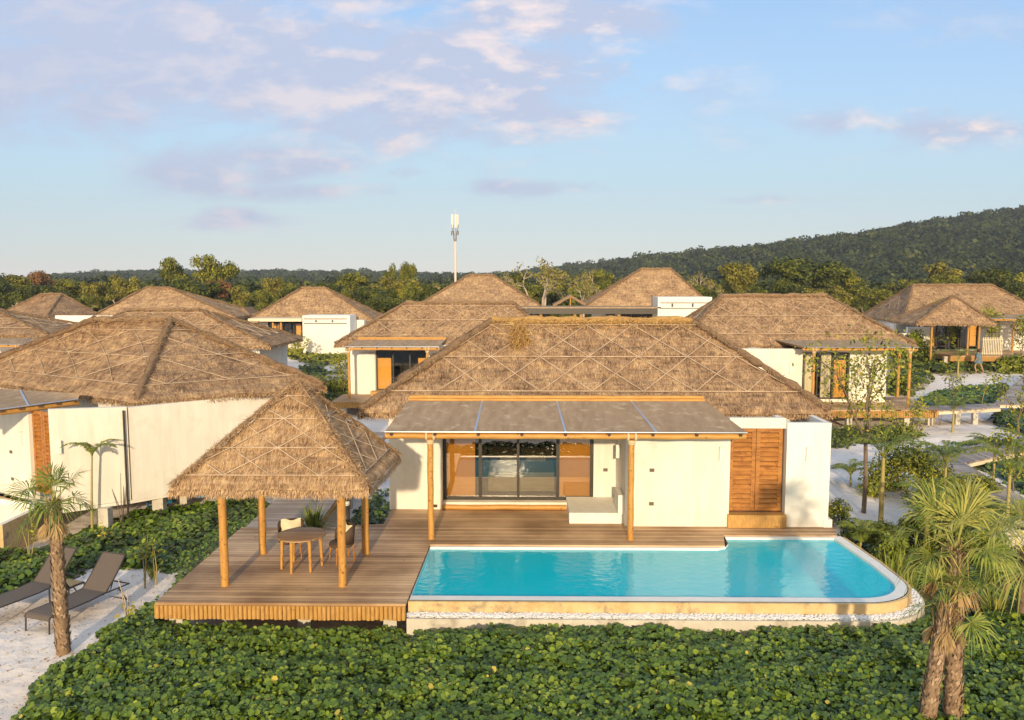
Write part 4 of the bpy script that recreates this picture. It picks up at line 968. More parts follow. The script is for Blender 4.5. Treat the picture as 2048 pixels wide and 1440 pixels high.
for p in (1863, 1936, 1958): x = Q(p, 700, 62)[0]; MB().log((x, 62.1, .0), (x, 62.1, a[2]), .08, 8).build('post', 'log', g2_, o)

# mast
o = Q(911, 570, 150); o = (o[0], 150, 0)
ms = thing('telecom_mast', 'slim cream telecom mast with three antenna panels against the sky', 'mast', o)
zt = Q(911, 474, 150)[2]
MB().tube([(o[0], 150, .3), (o[0], 150, zt)], [.25, .18], 14).tube([(o[0], 150, zt), (o[0], 150, zt+5.1)], .05, 6).build('pole', 'mast', ms, o)
z0 = Q(911, 456, 150)[2]; z1 = Q(911, 429, 150)[2]
for x, y in ((-.5, -.1), (.15, -.4), (.45, .3)): MB().box((o[0]+x-.17, 150+y-.1, z0), (o[0]+x+.17, 150+y+.1, z1)).build('antenna_panel', 'antenna', ms, o)
W = MB()
for x in (-.62, -.3, .2, .6): W.tube([(o[0]+x*.3, 149.8, zt-.8), (o[0]+x, 149.8, z0+.6)], .05, 5).box((o[0]+x-.1, 149.6, zt+.3), (o[0]+x+.1, 149.75, zt+1.1))
W.build('antenna_bracket', 'metal_dark', ms, o)

# boardwalks on the right
def walk(pts, z, lab, m='walk', edges=(), piers=(), sk=.12):
    pl_ = PP(pts, z); c = np.mean(pl_, axis=0); o = (c[0], c[1], z)
    t = thing('boardwalk', lab, 'boardwalk', o)
    MB().prism(pl_, z-.06, z).build('deck_boards', m, t, o)
    e = MB(); n = len(pl_)
    for i in range(n):
        a, b = np.array(pl_[i]), np.array(pl_[(i+1) % n]); q = (c-(a+b)/2); q = q/np.linalg.norm(q)*.05
        e.wall(tuple(a+q), tuple(b+q), z-.2, z-.061, .05)
    e.build('edge_beam', 'coping_warm', t, o)
    for q in piers:
        p = P(q[0], q[1], z-.1); MB().box((p[0]-.12, p[1]-.1, -1.4), (p[0]+.12, p[1]+.1, z-.201)).build('pier', 'concrete', t, o)
walk([(1846, 907), (1930, 926), (2060, 899), (2140, 882), (2140, 855), (2060, 873)], -.30, 'grey plank boardwalk branch crossing to the right picture edge', 'walk', piers=((2035, 902), (2000, 905)))
walk([(1842, 906), (1846, 908), (1930, 927), (2048, 995), (2120, 1035), (2120, 1080), (2048, 1036), (1905, 945)], -.31, 'grey plank boardwalk descending towards the right edge behind the young palms', 'walk_x')
walk([(1862, 812), (2000, 806), (2000, 815), (1862, 822)], -.08, 'narrow raised walkway joining the right villa deck to the far path', 'walk', piers=((1950, 822), (1915, 822)))
walk([(1988, 808), (2030, 765), (2060, 742), (2260, 742), (2260, 812)], -.06, 'wide grey timber terrace rising at the far right edge', 'walk_x')
walk([(645, 758), (668, 736), (700, 726), (700, 750), (668, 768)], -.2, 'short grey timber path left of the orange-blind villa', 'walk_x')
# ------------------------------------------------------------------ ground
def axis(pts):
    r = []
    for a, b, n in pts: r += list(np.linspace(a, b, n, endpoint=False))
    return np.array(r+[pts[-1][1]])
xs_ = axis([(-3000, -300, 12), (-300, -60, 24), (-60, -20, 60), (-20, 24, 260), (24, 60, 70), (60, 300, 24), (300, 3000, 12)])
ys_ = axis([(-3000, -40, 12), (-40, 10, 20), (10, 40, 200), (40, 100, 120), (100, 300, 24), (300, 3000, 14)])
XX, YY = np.meshgrid(xs_, ys_); ZZ = gz(XX, YY)
fine = .018*fn(XX, YY, 11, 3.1)+.03*fn(XX, YY, 12, 1.6)
fine = np.where((np.abs(XX) < 30) & (YY < 60) & (YY > 8), fine, 0)
ZZ = ZZ+fine
idx = np.arange(XX.size).reshape(XX.shape)
Fq = np.stack([idx[:-1, :-1], idx[:-1, 1:], idx[1:, 1:], idx[1:, :-1]], -1).reshape(-1, 4)
tag(MB().add(np.stack([XX, YY, ZZ], -1).reshape(-1, 3), Fq, smooth=True).build('ground', 'sand'), 'white sand ground', None, kind='structure')

# ------------------------------------------------------------------ hills with forest
sky_px = [(-1500, 575), (-300, 572), (0, 562), (100, 551), (250, 542), (400, 543), (700, 543), (850, 548), (1000, 548), (1100, 538), (1180, 527), (1300, 513), (1400, 508), (1500, 500), (1650, 479), (1800, 455), (1900, 440), (2048, 419), (2300, 398), (2800, 400), (4000, 430)]
axr = np.array([ray(a, 600)[0]/ray(a, 600)[1] for a, b in sky_px]); elv = np.array([(565-b)/F for a, b in sky_px])
def hz(x, y):
    az = x/np.maximum(y, 1); R = np.interp(az, [-.3, 0, .3], [850, 750, 560]); foot = np.interp(az, [-.3, 0, .3], [420, 330, 230])
    top = CH+np.interp(az, axr, elv)*R-6.5
    base = -.4
    t = sstep(0, 1, (y-foot)/(R-foot))
    n = fn(x, y, 21, .02)*5*t*sstep(.02, .1, az)
    return base+(top-base)*t+n*(1-sstep(.7, 1, t))
hx = np.linspace(-900, 1100, 140); hy = np.linspace(200, 1300, 90); HX, HY = np.meshgrid(hx, hy); HZ = hz(HX, HY)+.8
idx = np.arange(HX.size).reshape(HX.shape); Fq = np.stack([idx[:-1, :-1], idx[:-1, 1:], idx[1:, 1:], idx[1:, :-1]], -1).reshape(-1, 4)
tag(MB().add(np.stack([HX, HY, HZ], -1).reshape(-1, 3), Fq, smooth=True).build('hills', 'hillsoil'), 'wooded hills', None, kind='structure')
def crowns(mb, X, Y, Z, R, k, size, tint):
    """bumpy crowns out of small faces on a dome"""
    n = len(X); a = rng.uniform(0, 2*pi, (n, k)); u = rng.uniform(-.25, 1, (n, k)); c = np.sqrt(1-np.clip(u, -1, 1)**2)
    rr = R[:, None]*rng.uniform(.75, 1.1, (n, k))
    Nn = np.stack([c*np.cos(a), c*np.sin(a), u], -1)
    C = np.stack([X[:, None]+Nn[..., 0]*rr, Y[:, None]+Nn[..., 1]*rr, Z[:, None]+Nn[..., 2]*rr*.85], -1)
    t = tint[:, None]+rng.normal(0, .13, (n, k))+Nn[..., 2]*.0
    mb.ngons(C.reshape(-1, 3), (Nn+rng.normal(0, .45, Nn.shape)).reshape(-1, 3), (R[:, None]*size*rng.uniform(.7, 1.3, (n, k))).ravel(), 5, np.clip(t, 0, 1).ravel(), .8)
def sample_hill(n):
    az = rng.uniform(-.75, .75, n); t = rng.random(n); y = 170+(t**.8)*850; return az*y, y
X, Y = sample_hill(16000)
az = X/Y; Rr = np.interp(az, [-.3, 0, .3], [850, 750, 560]); keep = (Y < Rr+30) & (Y > np.interp(az, [-.3, 0, .3], [250, 210, 190])); X, Y = X[keep], Y[keep]
R = rng.uniform(2.2, 4.6, len(X))*np.where(rng.random(len(X)) < .06, 1.35, 1)
hf_ = MB(); Zc = hz(X, Y)+rng.uniform(1.4, 4.4, len(X))+np.where(rng.random(len(X)) < .05, 2.4, 0)
crowns(hf_, X, Y, Zc, R, 60, .19, np.clip(rng.normal(.42, .16, len(X)), .05, 1))
tag(hf_.build('forest', 'forest'), 'dense hillside forest rising to the right', None, kind='stuff')
# flat woodland in front of the hills
n = 1300; Y = 118+rng.random(n)**1.3*170; X = rng.uniform(-.75, .75, n)*Y
R = rng.uniform(1.8, 3.6, n); wl = MB()
crowns(wl, X, Y, gz(X, Y)+rng.uniform(1.2, 3.4, n), R, 130, .13, np.clip(rng.normal(.5, .24, n), .05, 1))
crowns(wl, X, Y, gz(X, Y)+rng.uniform(.5, 1.5, n), R*1.1, 30, .25, np.clip(rng.normal(.2, .1, n), .0, 1))
tag(wl.build('woodland', 'woodland'), 'belt of mixed woodland below the hills', None, kind='stuff')

# ------------------------------------------------------------------ trees
def branches(mb, p, d, L, r, depth, tips, spread=.6, up=.15, n=3, sub=5, keep=.0):
    p = np.array(p, float); d = np.array(d, float); pts = [p]; dd = d.copy()
    for i in range(3):
        dd = dd+rng.normal(0, .16, 3)+np.array([0, 0, up*.3]); dd /= np.linalg.norm(dd); pts.append(pts[-1]+dd*L/3)
    mb.tube(pts, [r, r*.87, r*.75, r*.62], sub, cap=False)
    if depth == 0: tips.append((pts[-1], dd)); return
    if depth <= 2: tips.append((pts[2], dd))
    for k in range(n):
        a = rng.uniform(0, 2*pi)+k*2.1; s = np.cross(dd, (0.3, .2, 1.)); s /= np.linalg.norm(s)+1e-9; w = np.cross(dd, s)
        nd = dd+(s*cos(a)+w*sin(a))*spread*rng.uniform(.7, 1.3)+np.array([0, 0, up]); nd /= np.linalg.norm(nd)
        branches(mb, pts[-1] if k else pts[-1], nd, L*rng.uniform(.62, .85), r*.6, depth-1, tips, spread, up, n, sub)
def leaves_at(mb, C, n, rad, size, tmean, flat=1.0, tsd=.18, cl=None):
    C = np.asarray(C); i = rng.integers(0, len(C), n); v = rng.normal(size=(n, 3)); v /= np.linalg.norm(v, axis=1, keepdims=True)
    rr = rad*rng.random(n)[:, None]**.45; P_ = C[i]+v*rr*np.array([1, 1, flat])
    ct = rng.normal(0, .13, len(C))
    t = tmean+ct[i]+rng.normal(0, tsd, n)
    mb.ngons(P_, v+rng.normal(0, .6, (n, 3))+np.array([0, -.2, .5]), size*rng.uniform(.6, 1.3, n), 5, np.clip(t, 0, 1), .62)
def proto(kind, seed):
    global rng
    rng = np.random.default_rng(seed); random.seed(seed)
    r = thing('broadleaf_tree', 'tree', 'tree'); tr = MB(); cr = MB(); tips = []
    mtl = 'tree_dark'; bark = 'bark'
    if kind == 'dense':
        branches(tr, (0, 0, 0), (0, 0, 1), 3.2, .26, 3, tips, .75, .1, 3)
        T = np.array([t[0] for t in tips]); leaves_at(cr, T, 8500, 1.25, .17, .45, .75); mtl = 'tree_dark'
    elif kind == 'mid':
        branches(tr, (0, 0, 0), (.05, 0, 1), 3.6, .22, 3, tips, .6, .18, 3)
        T = np.array([t[0] for t in tips]); leaves_at(cr, T, 6000, 1.0, .16, .5, .7); mtl = 'tree_mid'
    elif kind == 'yellow':
        branches(tr, (0, 0, 0), (0, 0, 1), 2.6, .2, 4, tips, .62, .16, 2); bark = 'bark_pale'
        T = np.array([t[0] for t in tips]); leaves_at(cr, T, 5200, .85, .15, .45, .7); mtl = 'tree_yellow'
    elif kind == 'rust':
        branches(tr, (0, 0, 0), (0, 0, 1), 3.0, .2, 3, tips, .6, .15, 3)
        T = np.array([t[0] for t in tips]); leaves_at(cr, T, 4200, .95, .16, .45, .7); mtl = 'tree_rust'
    elif kind == 'umbrella':
        branches(tr, (0, 0, 0), (0, 0, 1), 4.8, .3, 3, tips, 1.0, .02, 3)
        fz = lambda z: np.where(z > 5, 5+(z-5)*.35, z)
        for c_ in tr.c: c_[0][:, 2] = fz(c_[0][:, 2])
        T = np.array([t[0] for t in tips]); T[:, 2] = fz(T[:, 2]); leaves_at(cr, T, 9500, 1.5, .16, .5, .5); mtl = 'tree_mid'
    elif kind == 'bare':
        branches(tr, (0, 0, 0), (0, 0, 1), 2.2, .30, 5, tips, .72, .10, 3, 4); bark = 'bark_pale'
        T = np.array([t[0] for t in tips]); leaves_at(cr, T, 1500, .5, .12, .5, .8); mtl = 'tree_yellow'
    tr.build('trunk', bark, r); cr.build('crown', mtl, r)
    z = float(np.percentile([v.co.z for c in D.objects if c.parent == r and c.name.startswith('crown') for v in c.data.vertices], 99.3))
    xs = [abs(float(v.co.x)) for c in [c for c in D.objects if c.parent == r and c.name.startswith('crown')] for v in c.data.vertices]
    r['_h'] = z; r['_w'] = float(np.percentile(xs, 96))*2
    return r
protos = {}
used = {}
sv = rng
for i, kd in enumerate(['dense', 'mid', 'yellow', 'rust', 'umbrella', 'bare']):
    protos[kd] = [proto(kd, 100+i*7+j) for j in range(2 if kd in ('umbrella', 'rust', 'bare') else 3)]
rng = np.random.default_rng(77); random.seed(77)
KW = {'dense': 'dark dense round tree', 'mid': 'mid-green leafy tree', 'yellow': 'olive-yellow thin-leaved tree', 'rust': 'rusty orange-leaved tree', 'umbrella': 'tall umbrella-crowned tree', 'bare': 'pale bare-branched tree'}
TR = [(-20, 560, 110, 100, 'dense', 'at the extreme left edge'), (25, 553, 90, 110, 'yellow', 'above the leftmost villa roof edge'), (80, 543, 55, 130, 'rust', 'poking above the skyline left of the far-left villa'), (120, 560, 95, 105, 'mid', 'over the ridge of the far-left villa'),
 (60, 572, 90, 95, 'dense', 'behind the left slope of the far-left villa'), (170, 565, 80, 100, 'yellow', 'above the right slope of the far-left villa'), (205, 556, 90, 108, 'dense', 'in the gap between the two left far roofs'), (245, 552, 80, 104, 'yellow', 'with pale limbs left of the tall pinkish roof'),
 (165, 592, 70, 92, 'mid', 'low in the gap by the far-left villa'), (300, 568, 90, 115, 'mid', 'directly behind the tall pinkish roof ridge'), (345, 548, 90, 118, 'dense', 'left of the umbrella tree'), (392, 514, 130, 112, 'umbrella', 'highest crown on the left skyline'),
 (385, 560, 110, 98, 'dense', 'beneath the umbrella tree'), (435, 562, 70, 100, 'rust', 'right below the umbrella tree'), (462, 575, 60, 94, 'yellow', 'with thin pale trunk right of the orange tree'), (425, 600, 90, 88, 'dense', 'low and shadowy left of the gable porch'),
 (490, 572, 80, 102, 'mid', 'above the small gable porch'), (515, 582, 70, 92, 'mid', 'beside the left slope of the white-block villa'), (550, 556, 80, 110, 'yellow', 'with visible stem above the white-block villa roof'), (590, 566, 80, 116, 'mid', 'behind the ridge of the white-block villa'),
 (650, 566, 80, 112, 'dense', 'right behind the white-block villa ridge'), (700, 548, 110, 104, 'mid', 'broad crown right of the white-block villa'), (680, 585, 80, 92, 'mid', 'low against the right slope of the white-block villa'), (745, 575, 90, 96, 'dense', 'half way between the white-block villa and the mast'),
 (790, 556, 100, 100, 'yellow', 'with ragged top left of the wispy tree'), (822, 528, 80, 106, 'umbrella', 'wispy and thin, left of the mast'), (830, 565, 80, 95, 'mid', 'under the wispy umbrella tree'), (870, 572, 70, 100, 'dense', 'touching the left slope of the mast villa'),
 (775, 595, 100, 88, 'dense', 'low behind the orange-blind villa'), (1018, 548, 60, 110, 'dense', 'right of the mast villa ridge'), (1100, 520, 165, 92, 'bare', 'spreading between the two far middle villas'), (1165, 540, 100, 94, 'bare', 'leaning right beside the bigger bare tree'),
 (1075, 572, 90, 99, 'mid', 'behind the lower limbs of the bare trees'), (1130, 575, 90, 102, 'dense', 'dark behind the open thatched gable'), (1208, 540, 75, 104, 'mid', 'bright green, beside the highest far roof'), (1410, 545, 100, 100, 'bare', 'right of the highest far roof'),
 (1450, 530, 110, 108, 'yellow', 'broad, above the right villa ridge start'), (1510, 528, 110, 104, 'yellow', 'second broad one above the right villa'), (1560, 560, 80, 96, 'dense', 'above the middle of the right villa ridge'), (1612, 518, 140, 106, 'dense', 'largest rounded crown on the right'),
 (1690, 535, 110, 108, 'mid', 'right of the largest rounded crown'), (1655, 575, 100, 90, 'yellow', 'low above the right villa hip'), (1735, 560, 90, 112, 'dense', 'between the right villa and far right villa'), (1770, 580, 80, 98, 'mid', 'at the left slope of the far right villa'),
 (1800, 560, 100, 118, 'mid', 'behind the far right villa left slope'), (1862, 528, 90, 114, 'yellow', 'above the far right villa ridge'), (1915, 550, 100, 110, 'mid', 'behind the middle of the far right ridge'), (1975, 540, 110, 116, 'dense', 'behind the right ridge end of the far right villa'),
 (2030, 548, 100, 108, 'mid', 'above the right slope of the far right villa'), (2075, 560, 100, 100, 'dense', 'cut by the right picture edge'), (1500, 575, 90, 90, 'dense', 'low just behind the right villa ridge'), (1395, 572, 80, 95, 'dense', 'low beside the white parapet of the highest villa')]
cnt = {}
for px, yt, w, Y, kd, where in TR:
    j = cnt.get(kd, 0); cnt[kd] = j+1; pr = protos[kd][j % len(protos[kd])]
    top = Q(px, yt, Y); g = float(gz(top[0], Y)); h = top[2]-g
    sz = h/pr['_h']; sw = (w/F*Y)/pr['_w']
    lab = KW[kd]+' '+where; grp = 'trees behind the villas'
    if j < len(protos[kd]): t = pr; t.location = (top[0], Y, g); t.rotation_euler = (0, 0, rng.uniform(0, 6.28)); t.scale = (sw, sw, sz); t['label'] = lab
    else: t = dup(pr, (top[0], Y, g), rng.uniform(0, 6.28), (sw, sw, sz), lab)
    t['group'] = grp
for l in protos.values():
    for p in l:
        pass
for oo in D.objects:
    if '_h' in oo: del oo['_h']; del oo['_w']

# ------------------------------------------------------------------ vine ground cover
def inpoly(x, y, poly):
    r = np.zeros(len(x), bool); n = len(poly)
    for i in range(n):
        x0, y0 = poly[i]; x1, y1 = poly[(i+1) % n]
        c = ((y0 > y) != (y1 > y)) & (x < (x1-x0)*(y-y0)/(y1-y0+1e-12)+x0); r ^= c
    return r
def edist(x, y, poly):
    r = np.full(len(x), 1e9); n = len(poly)
    for i in range(n):
        a = np.array(poly[i]); b = np.array(poly[(i+1) % n]); d = b-a; L2 = d@d+1e-12
        t = np.clip(((x-a[0])*d[0]+(y-a[1])*d[1])/L2, 0, 1); r = np.minimum(r, np.hypot(x-a[0]-t*d[0], y-a[1]-t*d[1]))
    return r
EXCL = [[(-7.25, 14.98), (-2.2, 14.98), (-2.2, 21.6), (-7.25, 19.7)], [(-2.3, 14.86), (7.0, 14.86), (7.9, 15.25), (8.32, 16.2), (8.32, 19.5), (7.9, 30), (-3.7, 30), (-3.7, 21.4), (-2.3, 20)], [(-7.15, 19.6), (-5.25, 19.6), (-5.7, 33), (-7.3, 33)]]
def patch(name, poly, H, dens, rad, m='vine', label='', seed=1, tm=.48, lay=.16, edge=.45, excl=True, nscale=1.5, lo=.55, squash=.85, hm_=lambda x, y: 1.0):
    poly = [tuple(p) for p in poly]; xs = [p[0] for p in poly]; ys = [p[1] for p in poly]
    area = (max(xs)-min(xs))*(max(ys)-min(ys)); n = int(area*dens)
    x = rng.uniform(min(xs)-.3, max(xs)+.3, n); y = rng.uniform(min(ys)-.3, max(ys)+.3, n)
    xw = x+fn(x, y, seed+5, 3)*.18; yw = y+fn(x, y, seed+6, 3)*.18
    ins = inpoly(xw, yw, poly)
    if excl:
        for e in EXCL: ins &= ~inpoly(x, y, e)
    x, y, xw, yw = x[ins], y[ins], xw[ins], yw[ins]
    ed = edist(xw, yw, poly); hh = lambda x, y, ed: H*hm_(x, y)*(lo+(1-lo)*np.clip(fn(x, y, seed, nscale)*.6+.5, 0, 1))*np.clip(.15+ed/edge, 0, 1)
    top = hh(x, y, ed)+.14*H*np.clip(fn(x, y, seed+9, 5), -1, 1)
    dep = rng.random(len(x))**1.5*lay
    z = gz(x, y)+np.maximum(top-dep, .02)
    nrm = np.stack([rng.normal(0, .5, len(x)), rng.normal(-.25, .5, len(x)), np.full(len(x), 1.0)], 1)
    mb = MB(); t = tm+fn(x, y, seed+2, 2.2)*.12+rng.normal(0, .16, len(x)); t = np.where(rng.random(len(x)) < .004, 1.0, np.clip(t, .1, .93))
    mb.ngons(np.stack([x, y, z], 1), nrm, rad*(.4+1.1*rng.random(len(x))**1.3), 6, t, squash)
    # dark under-sheet: shade between the leaves put in as colour
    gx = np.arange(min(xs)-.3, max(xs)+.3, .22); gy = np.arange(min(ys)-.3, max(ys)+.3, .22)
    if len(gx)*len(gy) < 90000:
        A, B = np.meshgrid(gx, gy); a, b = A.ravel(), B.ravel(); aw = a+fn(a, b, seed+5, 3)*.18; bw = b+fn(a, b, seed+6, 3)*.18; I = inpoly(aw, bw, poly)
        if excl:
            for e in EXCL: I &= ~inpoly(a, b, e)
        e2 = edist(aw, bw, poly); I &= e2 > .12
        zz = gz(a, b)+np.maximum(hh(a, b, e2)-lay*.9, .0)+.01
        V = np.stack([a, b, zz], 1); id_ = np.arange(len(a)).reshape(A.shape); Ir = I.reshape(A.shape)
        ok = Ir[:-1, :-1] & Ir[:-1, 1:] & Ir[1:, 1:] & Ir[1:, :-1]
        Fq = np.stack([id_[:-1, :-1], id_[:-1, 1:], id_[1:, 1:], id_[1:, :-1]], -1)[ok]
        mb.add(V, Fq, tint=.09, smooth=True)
    return tag(mb.build(name, m), label, None, kind='stuff')
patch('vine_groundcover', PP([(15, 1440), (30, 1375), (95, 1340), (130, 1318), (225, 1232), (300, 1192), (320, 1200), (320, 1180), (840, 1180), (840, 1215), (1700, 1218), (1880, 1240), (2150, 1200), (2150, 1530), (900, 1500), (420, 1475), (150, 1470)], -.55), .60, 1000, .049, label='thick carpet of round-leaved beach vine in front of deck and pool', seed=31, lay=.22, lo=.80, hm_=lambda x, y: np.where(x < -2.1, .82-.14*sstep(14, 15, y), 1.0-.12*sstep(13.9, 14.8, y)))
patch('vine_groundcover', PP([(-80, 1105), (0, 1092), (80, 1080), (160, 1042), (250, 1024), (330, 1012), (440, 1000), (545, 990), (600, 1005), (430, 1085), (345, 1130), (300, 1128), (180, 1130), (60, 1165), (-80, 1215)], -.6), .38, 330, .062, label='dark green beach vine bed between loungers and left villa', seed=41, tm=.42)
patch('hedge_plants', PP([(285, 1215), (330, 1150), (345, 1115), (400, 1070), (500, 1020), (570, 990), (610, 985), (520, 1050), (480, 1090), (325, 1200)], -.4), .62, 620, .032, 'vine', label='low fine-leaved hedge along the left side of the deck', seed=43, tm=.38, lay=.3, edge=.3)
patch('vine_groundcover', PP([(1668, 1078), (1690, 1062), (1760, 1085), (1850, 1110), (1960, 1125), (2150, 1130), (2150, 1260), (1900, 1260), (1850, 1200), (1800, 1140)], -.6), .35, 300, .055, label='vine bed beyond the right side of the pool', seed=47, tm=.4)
patch('undergrowth', PP([(1880, 945), (1960, 985), (2048, 1045), (2150, 1090), (2150, 1135), (1960, 1130), (1860, 1090), (1850, 1010)], -.5), .55, 330, .04, 'shrub', label='mixed low shrubs between the young palms on the right', seed=51, lay=.35, nscale=2.5)
patch('vine_groundcover', PP([(1945, 935), (2060, 906), (2150, 905), (2150, 1035), (2060, 990)], -.7), .25, 160, .06, label='dark vine patch under the forked boardwalk', seed=53, tm=.3)
patch('vine_groundcover', PP([(1820, 812), (1835, 795), (1900, 778), (2000, 770), (2022, 772), (1990, 806)], -.7), .3, 110, .08, label='bright vine bed behind the raised walkway', seed=55, tm=.5)
patch('vine_groundcover', PP([(1975, 825), (2060, 815), (2150, 820), (2150, 875), (2040, 862), (2000, 848)], -.6), .5, 140, .07, label='leafy vine mound right of the white sand slope', seed=57, tm=.4)
patch('vine_groundcover', PP([(1838, 903), (1860, 890), (1980, 872), (2010, 870), (2010, 878), (1900, 895), (1850, 908)], -.7), .2, 250, .045, label='thin strip of vine behind the boardwalk branch', seed=59, tm=.4)
patch('vine_groundcover', PP([(676, 1060), (700, 1000), (740, 965), (778, 950), (782, 1020), (735, 1062)], -.4), .45, 330, .05, label='dark vines between gazebo and main villa wall', seed=61, tm=.32)
patch('undergrowth', PP([(1650, 890), (1655, 850), (1700, 845), (1790, 850), (1870, 860), (1800, 875), (1720, 880), (1690, 890)], -.6), .35, 130, .05, 'shrub', label='dry olive undergrowth below the right villa deck', seed=63, tm=.35)
patch('undergrowth', PP([(530, 715), (610, 697), (700, 700), (705, 722), (640, 738), (600, 728)], -.6), .5, 34, .11, 'shrub', label='sunny green planting in front of the white-block villa', seed=65, tm=.6, excl=False)
patch('undergrowth', PP([(590, 745), (640, 742), (690, 752), (712, 790), (690, 820), (640, 800)], -.6), .7, 80, .08, 'shrub', label='bushy greenery left of the orange-blind villa deck', seed=67, tm=.45, excl=False)
patch('undergrowth', PP([(1830, 745), (1850, 715), (1900, 722), (1950, 735), (2060, 720), (2060, 745), (1960, 745), (1900, 752)], -.5), .8, 34, .10, 'shrub', label='garden shrubs in front of the far right villa deck', seed=69, tm=.45, excl=False)
patch('undergrowth', PP([(1770, 770), (1780, 745), (1850, 742), (1870, 760), (1820, 785)], -.5), .8, 60, .09, 'shrub', label='green shrubs seen between the right villa posts', seed=71, tm=.4, excl=False)
# ------------------------------------------------------------------ palms
def fan_leaf(mb, hub, d, R, nb=26, span=2.1, t=.6, fold=.25, droop=.2, w=None):
    d = np.array(d, float); d /= np.linalg.norm(d); up = np.array([0, 0, 1.]); s = np.cross(d, up)
    if np.linalg.norm(s) < .1: s = np.array([1., 0, 0])
    s /= np.linalg.norm(s); nn = np.cross(s, d)
    roll = rng.normal(0, .35); s, nn = s*cos(roll)+nn*sin(roll), nn*cos(roll)-s*sin(roll)
    a = np.linspace(-span, span, nb)+rng.normal(0, .03, nb)
    dirs = d[None]*np.cos(a)[:, None]+s[None]*np.sin(a)[:, None]+nn[None]*(rng.normal(.05, .10, nb)[:, None]+fold*np.abs(np.sin(a))[:, None]*.5)
    dirs /= np.linalg.norm(dirs, axis=1, keepdims=True)
    sd = np.cross(dirs, nn); sd /= np.linalg.norm(sd, axis=1, keepdims=True)
    L = R*(1-.25*np.abs(a)/span)*rng.uniform(.85, 1.05, nb)
    mb.kites(np.tile(hub, (nb, 1)), dirs, sd, L, w or R*.044, np.clip(rng.normal(t, .16, nb), 0, 1), L*droop*rng.uniform(.3, 1.6, nb), .6)
def fan_palm(label, base, lean, h, R, nleaf=26, trunk_r=.17, dead=9, group=None, tm=.6, ed=100):
    r = thing('fan_palm', label, 'palm', tuple(base), group); o = (0, 0, 0)
    top = np.array([lean[0], lean[1], h]); tr = MB(); n = 14
    pts = [np.array([lean[0]*(i/n)**1.4, lean[1]*(i/n)**1.4, h*i/n-.15*(i == 0)]) for i in range(n+1)]
    rad = [trunk_r*(1.12-.25*i/n)*random.uniform(.95, 1.05) for i in range(n+1)]
    tr.tube(pts, rad, 12, tint=.35)
    # bark scales: leaf-base boots wrapped round the stem
    k = int(h*330); t = rng.random(k)**.9; an = rng.uniform(0, 2*pi, k)
    c = np.stack([lean[0]*t**1.4, lean[1]*t**1.4, h*t], 1); q = np.stack([np.cos(an), np.sin(an), 0*an], 1)
    rr = trunk_r*(1.12-.25*t); p = c+q*rr[:, None]*.98; d = q*.16+np.array([0, 0, 1.])+rng.normal(0, .15, (k, 3)); d /= np.linalg.norm(d, axis=1, keepdims=True)
    sd = np.stack([-np.sin(an), np.cos(an), rng.normal(0, .3, k)], 1)
    tr.kites(p, d, sd, rng.uniform(.07, .14, k), rng.uniform(.04, .075, k), np.clip(rng.normal(.5, .17, k), 0, 1), 0, .4)
    tr.build('trunk', 'palmbark', r, o)
    cr = MB(); hp = 0
    for i in range(nleaf):
        f = i/nleaf; el = radians(74-ed*f+rng.normal(0, 7)); az = i*2.399+rng.normal(0, .2)
        d = np.array([cos(az)*cos(el), sin(az)*cos(el), sin(el)]); pl_ = R*rng.uniform(.45, .65)
        hub = top+d*pl_+np.array([0, 0, .05-(.15*R if el < 0 else 0)])
        cr.tube([top, top+d*pl_*.5+np.array([0, 0, .03]), hub], [.012, .009, .007], 4, tint=.85, cap=False)
        dd = d.copy(); dd[2] -= .25+(.35 if f > .6 else 0); fan_leaf(cr, hub, dd, R*rng.uniform(.6, .85), 28, rng.uniform(1.4, 2.1), tm-.15*(f > .5)+rng.normal(0, .05), droop=.15+.35*f)
    cr.build('crown', 'fan', r, o)
    if dead:
        dm = MB()
        for i in range(dead):
            az = rng.uniform(0, 6.28); d = np.array([cos(az)*.5, sin(az)*.5, -.75]); hub = top+d*R*.45+np.array([0, 0, -.1])
            dm.tube([top, top+np.array([cos(az), sin(az), .1])*.18, hub], .009, 4, tint=.8, cap=False)
            fan_leaf(dm, hub, d+np.array([0, 0, -.6]), R*.5, 16, .5, .6, droop=.1, w=.03)
        k = 160; an = rng.uniform(0, 6.28, k); q = np.stack([np.cos(an), np.sin(an), 0*an], 1)
        p = top+q*trunk_r*.8+np.array([0, 0, -1.])*rng.uniform(0, .5, k)[:, None]; d = q*rng.uniform(.1, .6, k)[:, None]+np.array([0, 0, 1.])*rng.choice([-1, 1, 1], k)[:, None]; d /= np.linalg.norm(d, axis=1, keepdims=True)
        sd = np.stack([-np.sin(an), np.cos(an), 0*an], 1); dm.kites(p, d, sd, rng.uniform(.12, .3, k), .025, rng.random(k), 0, .3)
        dm.build('dead_fronds', 'deadfan', r, o)
    return r
